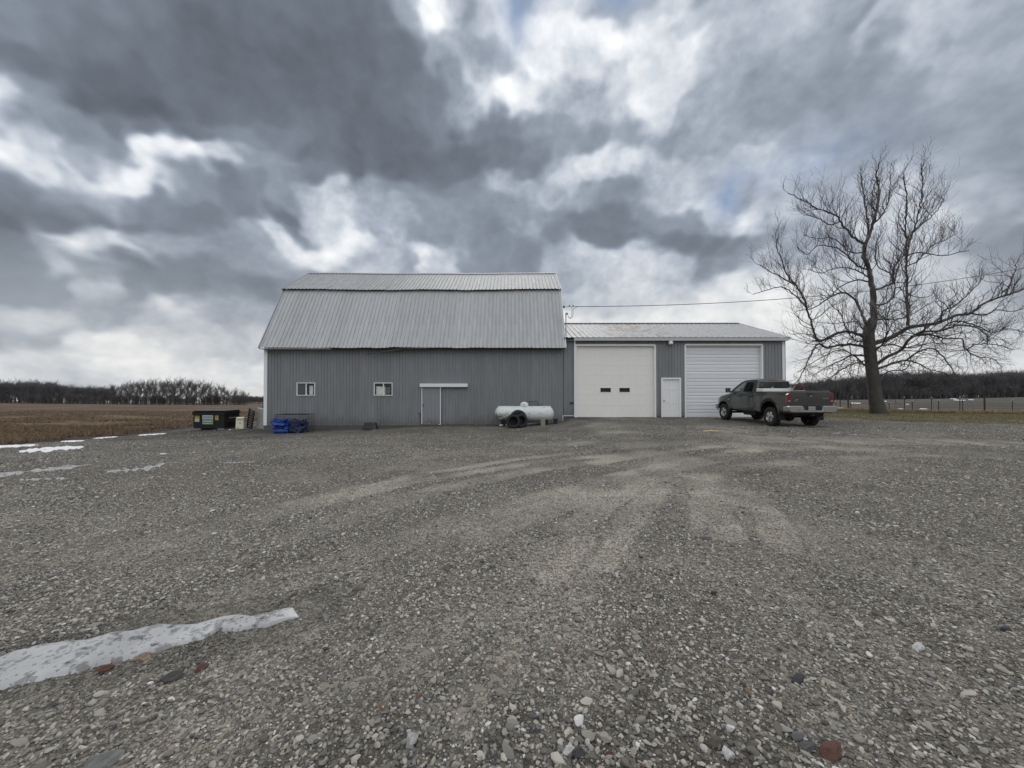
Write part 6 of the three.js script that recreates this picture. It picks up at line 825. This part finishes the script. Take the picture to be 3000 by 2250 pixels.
    for (let k = 2; k <= N; k++) {
      const thin = 1 - smooth(0.05, 0.16, R[k]), chance = mix(0.26, 0.8, thin); if (rnd() > chance) continue;
      const T = P[k].clone().sub(P[k - 1]).normalize(), h = P[k].y, up = h > 7 ? 1 : h > 4.5 ? 0.35 : -0.35, d = T.clone().multiplyScalar(0.7).add(new THREE.Vector3(rnd() - 0.5, (rnd() - 0.5) + up * 0.55, rnd() - 0.5).multiplyScalar(1.7)).normalize();
      grow(P[k], d, mix(2.3, 1.1, smooth(0.3, 1, k / N)) * (0.45 + 0.8 * rnd()), clamp(R[k] * 0.5, 0.011, 0.028), 1, up);
    }
  }
  const barkTex = tex(256, 256, (u, v) => 0.5 + 0.9 * (pfbm(u, v, 8, 4) - 0.5)); barkTex.repeat.set(3, 0.7);
  part(tree, 'trunk', T1.geo(), mat(1, 1, 1, 0.9, { vertexColors: true, bumpMap: barkTex, bumpScale: 0.035 })); part(tree, 'crown', T2.geo(), mat(1, 1, 1, 0.9, { vertexColors: true }));
}

// ---------------------------------------------------------------- bare woods far off
function bareTree(seed, slim) {   // unit height
  const r = mulberry(seed), T1 = new Acc(), T2 = new Acc();
  const go = (p0, dir, len, r0, level) => {
    const n = level === 0 ? 8 : 4, p = p0.clone(), d = dir.clone(), P = [p.clone()], R = [r0];
    for (let k = 1; k <= n; k++) { const j = level === 0 ? 0.07 : 0.5; d.x += (r() - 0.5) * j; d.z += (r() - 0.5) * j; d.y += (r() - 0.5) * j * 0.5 + (level ? 0.08 : 0.02); d.normalize(); p.addScaledVector(d, len / n); P.push(p.clone()); R.push(Math.max(0.0022, r0 * (1 - 0.78 * k / n)));
      if (level < 3 && (level > 0 || k >= 3)) { const kids = level === 0 ? 2 : level === 1 ? 2 : 1; for (let m = 0; m < kids; m++) { const a = r() * 6.283, q = d.clone().multiplyScalar(0.75).add(new THREE.Vector3(Math.cos(a), 0.25 + 0.5 * r(), Math.sin(a)).multiplyScalar(slim)).normalize(); go(p, q, len * (level === 0 ? 0.3 + 0.14 * r() : 0.42 + 0.2 * r()), Math.max(0.0026, R[k] * 0.55), level + 1); } } }
    (level < 2 ? T1 : T2).tube(P, R, level === 0 ? 6 : 3, null);
  };
  go(new THREE.Vector3(0, -0.02, 0), new THREE.Vector3(0, 1, 0), 0.82, 0.018 + 0.008 * r(), 0);
  return [T1.geo(), T2.geo()];
}
{
  const trunkM = mat(0.13, 0.12, 0.12, 0.95), crownM = mat(0.115, 0.107, 0.112, 0.95), kinds = [0, 1, 2, 3, 4].map((k) => bareTree(100 + k * 7, 0.55 + 0.12 * k)), r = mulberry(21);
  const topL = piece([[-300, 1122], [0, 1127], [100, 1129], [200, 1138], [300, 1143], [330, 1141], [380, 1131], [480, 1124], [560, 1126], [640, 1138], [700, 1151], [735, 1164]]), baseL = piece([[0, 1169], [320, 1171], [700, 1183], [800, 1185]]);
  const where = (px, d) => [(px - 1500) / FOCAL * d, -d];
  // the grove left of the barn: every tree for itself
  const proto = kinds.map(([a, b]) => { const g = new THREE.Group(); part(g, 'trunk', a, trunkM); part(g, 'crown', b, crownM); return g; });
  const names = ['slender', 'spreading', 'twin topped', 'broad', 'straight'];
  const N = 62; for (let k = 0; k < N; k++) {
    const px = mix(322, 742, (k + 0.2 + 0.6 * r()) / N), d = 232 + 34 * r(), [x, z] = where(px, d), y = ground(x, z), h = Math.max(3.5, (CAM_Y + (1140 - topL(px) + (r() - 0.62) * 9) / FOCAL * d) - y), o = proto[Math.floor(r() * 5)].clone();
    o.name = numbered('bare_tree'); o.position.set(x, y, z); o.rotation.y = r() * 6.283; o.scale.set(h * (0.85 + 0.4 * r()), h, h * (0.85 + 0.4 * r())); scene.add(o);
    tag(o, 'slim bare grey tree in the far grove between the field and the barn corner', 'tree', 'bare trees of the grove left of the barn');
  }
  // dense wood reading as one mass: left edge, and the whole right horizon
  const M = new THREE.Matrix4(), q = new THREE.Quaternion(), up = new THREE.Vector3(0, 1, 0);
  const mass = (name, label, list) => { const g = new THREE.Group(); g.name = name; g.userData.kind = 'stuff'; tag(g, label, 'wood'); scene.add(g); kinds.forEach(([a, b], i) => { const mine = list.filter((_, k) => k % 5 === i); [[a, trunkM, 'trunk'], [b, crownM, 'crown']].forEach(([geo, m, n]) => { const im = new THREE.InstancedMesh(geo, m, mine.length); im.name = n; mine.forEach(([x, y, z, h, w, t], k) => { M.compose(new THREE.Vector3(x, y, z), q.setFromAxisAngle(up, t), new THREE.Vector3(h * w, h, h * w)); im.setMatrixAt(k, M); }); g.add(im); }); }); };
  const row = (n, p0, p1, d0, d1, top, low) => [...Array(n)].map(() => { const px = mix(p0, p1, r()), d = mix(d0, d1, r()), [x, z] = where(px, d), y = ground(x, z), h = Math.max(1.5, low ? low * (0.6 + 0.8 * r()) : CAM_Y + (1140 - top(px) + (r() - 0.65) * 9) / FOCAL * d - y); return [x, y - 0.2, z, h, (low ? 1.4 : 0.9) + 0.5 * r(), r() * 6.28]; });
  mass('left_wood', 'dark bare wood along the field at the left edge', [...row(330, -420, 335, 236, 290, topL), ...row(420, -420, 340, 228, 270, null, 4.2), ...row(300, 325, 725, 236, 262, null, 4.2)]);
  const topR = piece([[2250, 1140], [2300, 1136], [2347, 1128], [2452, 1122], [2534, 1116], [2585, 1109], [2648, 1105], [2775, 1105], [2838, 1108], [2933, 1105], [3300, 1098]]);
  mass('right_wood', 'dark bare wood along the whole right horizon', [...row(900, 2230, 3350, 250, 330, topR), ...row(900, 2230, 3350, 240, 300, null, 5.5)]);
  const topF = piece([[680, 1166], [800, 1167]]); mass('distant_wood', 'faint distant treeline between the grove and the barn', [...row(420, 690, 1000, 560, 640, topF), ...row(300, 690, 1000, 550, 600, null, 7)]);
}

// ---------------------------------------------------------------- dead grass along the yard and lawn
function tufts(name, label, spots, hgt, tints, seed) {
  const A = new Acc(), r = mulberry(seed); for (let k = 0; k < 9; k++) { const a = r() * 6.283, b = r() * 6.283, l = 0.6 + 0.5 * r(), s = 0.25 + 0.5 * r(), x = Math.cos(b) * 0.25 * r(), z = Math.sin(b) * 0.25 * r(), w = 0.035; A.tri(V(x - Math.sin(a) * w, 0, z + Math.cos(a) * w), V(x + Math.sin(a) * w, 0, z - Math.cos(a) * w), V(x + Math.cos(a) * s, l, z + Math.sin(a) * s)); }
  const im = new THREE.InstancedMesh(A.geo(), mat(1, 1, 1, 0.95), spots.length), M = new THREE.Matrix4(), q = new THREE.Quaternion(), up = V(0, 1, 0), c = new THREE.Color(); im.name = name;
  spots.forEach(([x, y, z, k], i) => { const h = hgt * (0.5 + r()) * (k ?? 1); M.compose(V(x, y, z), q.setFromAxisAngle(up, r() * 6.283), V(h * 1.3, h, h * 1.3)); im.setMatrixAt(i, M); const t = tints[Math.floor(r() * tints.length)], f = 0.75 + 0.5 * r(); im.setColorAt(i, c.setRGB(t[0] * f, t[1] * f, t[2] * f)); });
  im.userData.kind = 'stuff'; tag(im, label, 'grass'); scene.add(im);
}
{
  const r = mulberry(31), L = [], G = [], F = [], B = [];
  for (let k = 0; k < 520; k++) { const x = mix(-14, 3.3, r()), z = WALL_Z + 0.12 + 0.5 * r() * r(); if (fbm(x * 0.9, 5, 3) < 0.42 + 0.2 * r()) continue; B.push([x, ground(x, z) - 0.01, z]); }
  for (let k = 0; k < 90000 && L.length < 26000; k++) { const d = 15 + 62 * Math.pow(r(), 1.4), x = -21 - r() * (1.4 * d - 17), z = -d; if (1.42 * d < -x || inYard(x, z) > -0.9 * r()) continue; if (fbm(x * 0.2, z * 0.5 + 9, 3) < 0.34 + 0.2 * r()) continue; L.push([x, ground(x, z) + 0.02, z]); }
  for (let k = 0; k < 60000 && G.length < 16000; k++) { const x = 15 + 30 * r(), z = -12 - 22 * r(); if (inLawn(x, z) < 0.05 || x > 1.45 * -z) continue; G.push([x, ground(x, z) + 0.03, z]); }
  for (let k = 0; k < 5000; k++) { const px = mix(2420, 3100, r()), d = mix(33.2, 31.2, (px - 2400) / 600) - 0.6 + 2.2 * r(), x = (px - 1500) / FOCAL * d; F.push([x, ground(x, -d) + 0.02, -d]); }
  tufts('field_stubble', 'brown dead grass and stubble covering the left field', L, 0.16, [[0.19, 0.127, 0.077], [0.14, 0.095, 0.058], [0.23, 0.165, 0.102]], 1);
  tufts('wall_grass', 'thin dead weeds along the foot of the barn wall', B, 0.09, [[0.2, 0.16, 0.09], [0.13, 0.11, 0.06]], 4);
  tufts('lawn_grass', 'short olive winter grass of the lawn', G, 0.055, [[0.19, 0.185, 0.08], [0.25, 0.2, 0.11], [0.15, 0.155, 0.065]], 2);
  tufts('fence_grass', 'tall pale dead grass along the wire fence', F, 0.24, [[0.42, 0.32, 0.19], [0.34, 0.25, 0.15]], 3);
}

// ---------------------------------------------------------------- finish
scene.traverse((o) => { if (o.isMesh) { o.castShadow = true; o.receiveShadow = true; } });
renderer.render(scene, camera);
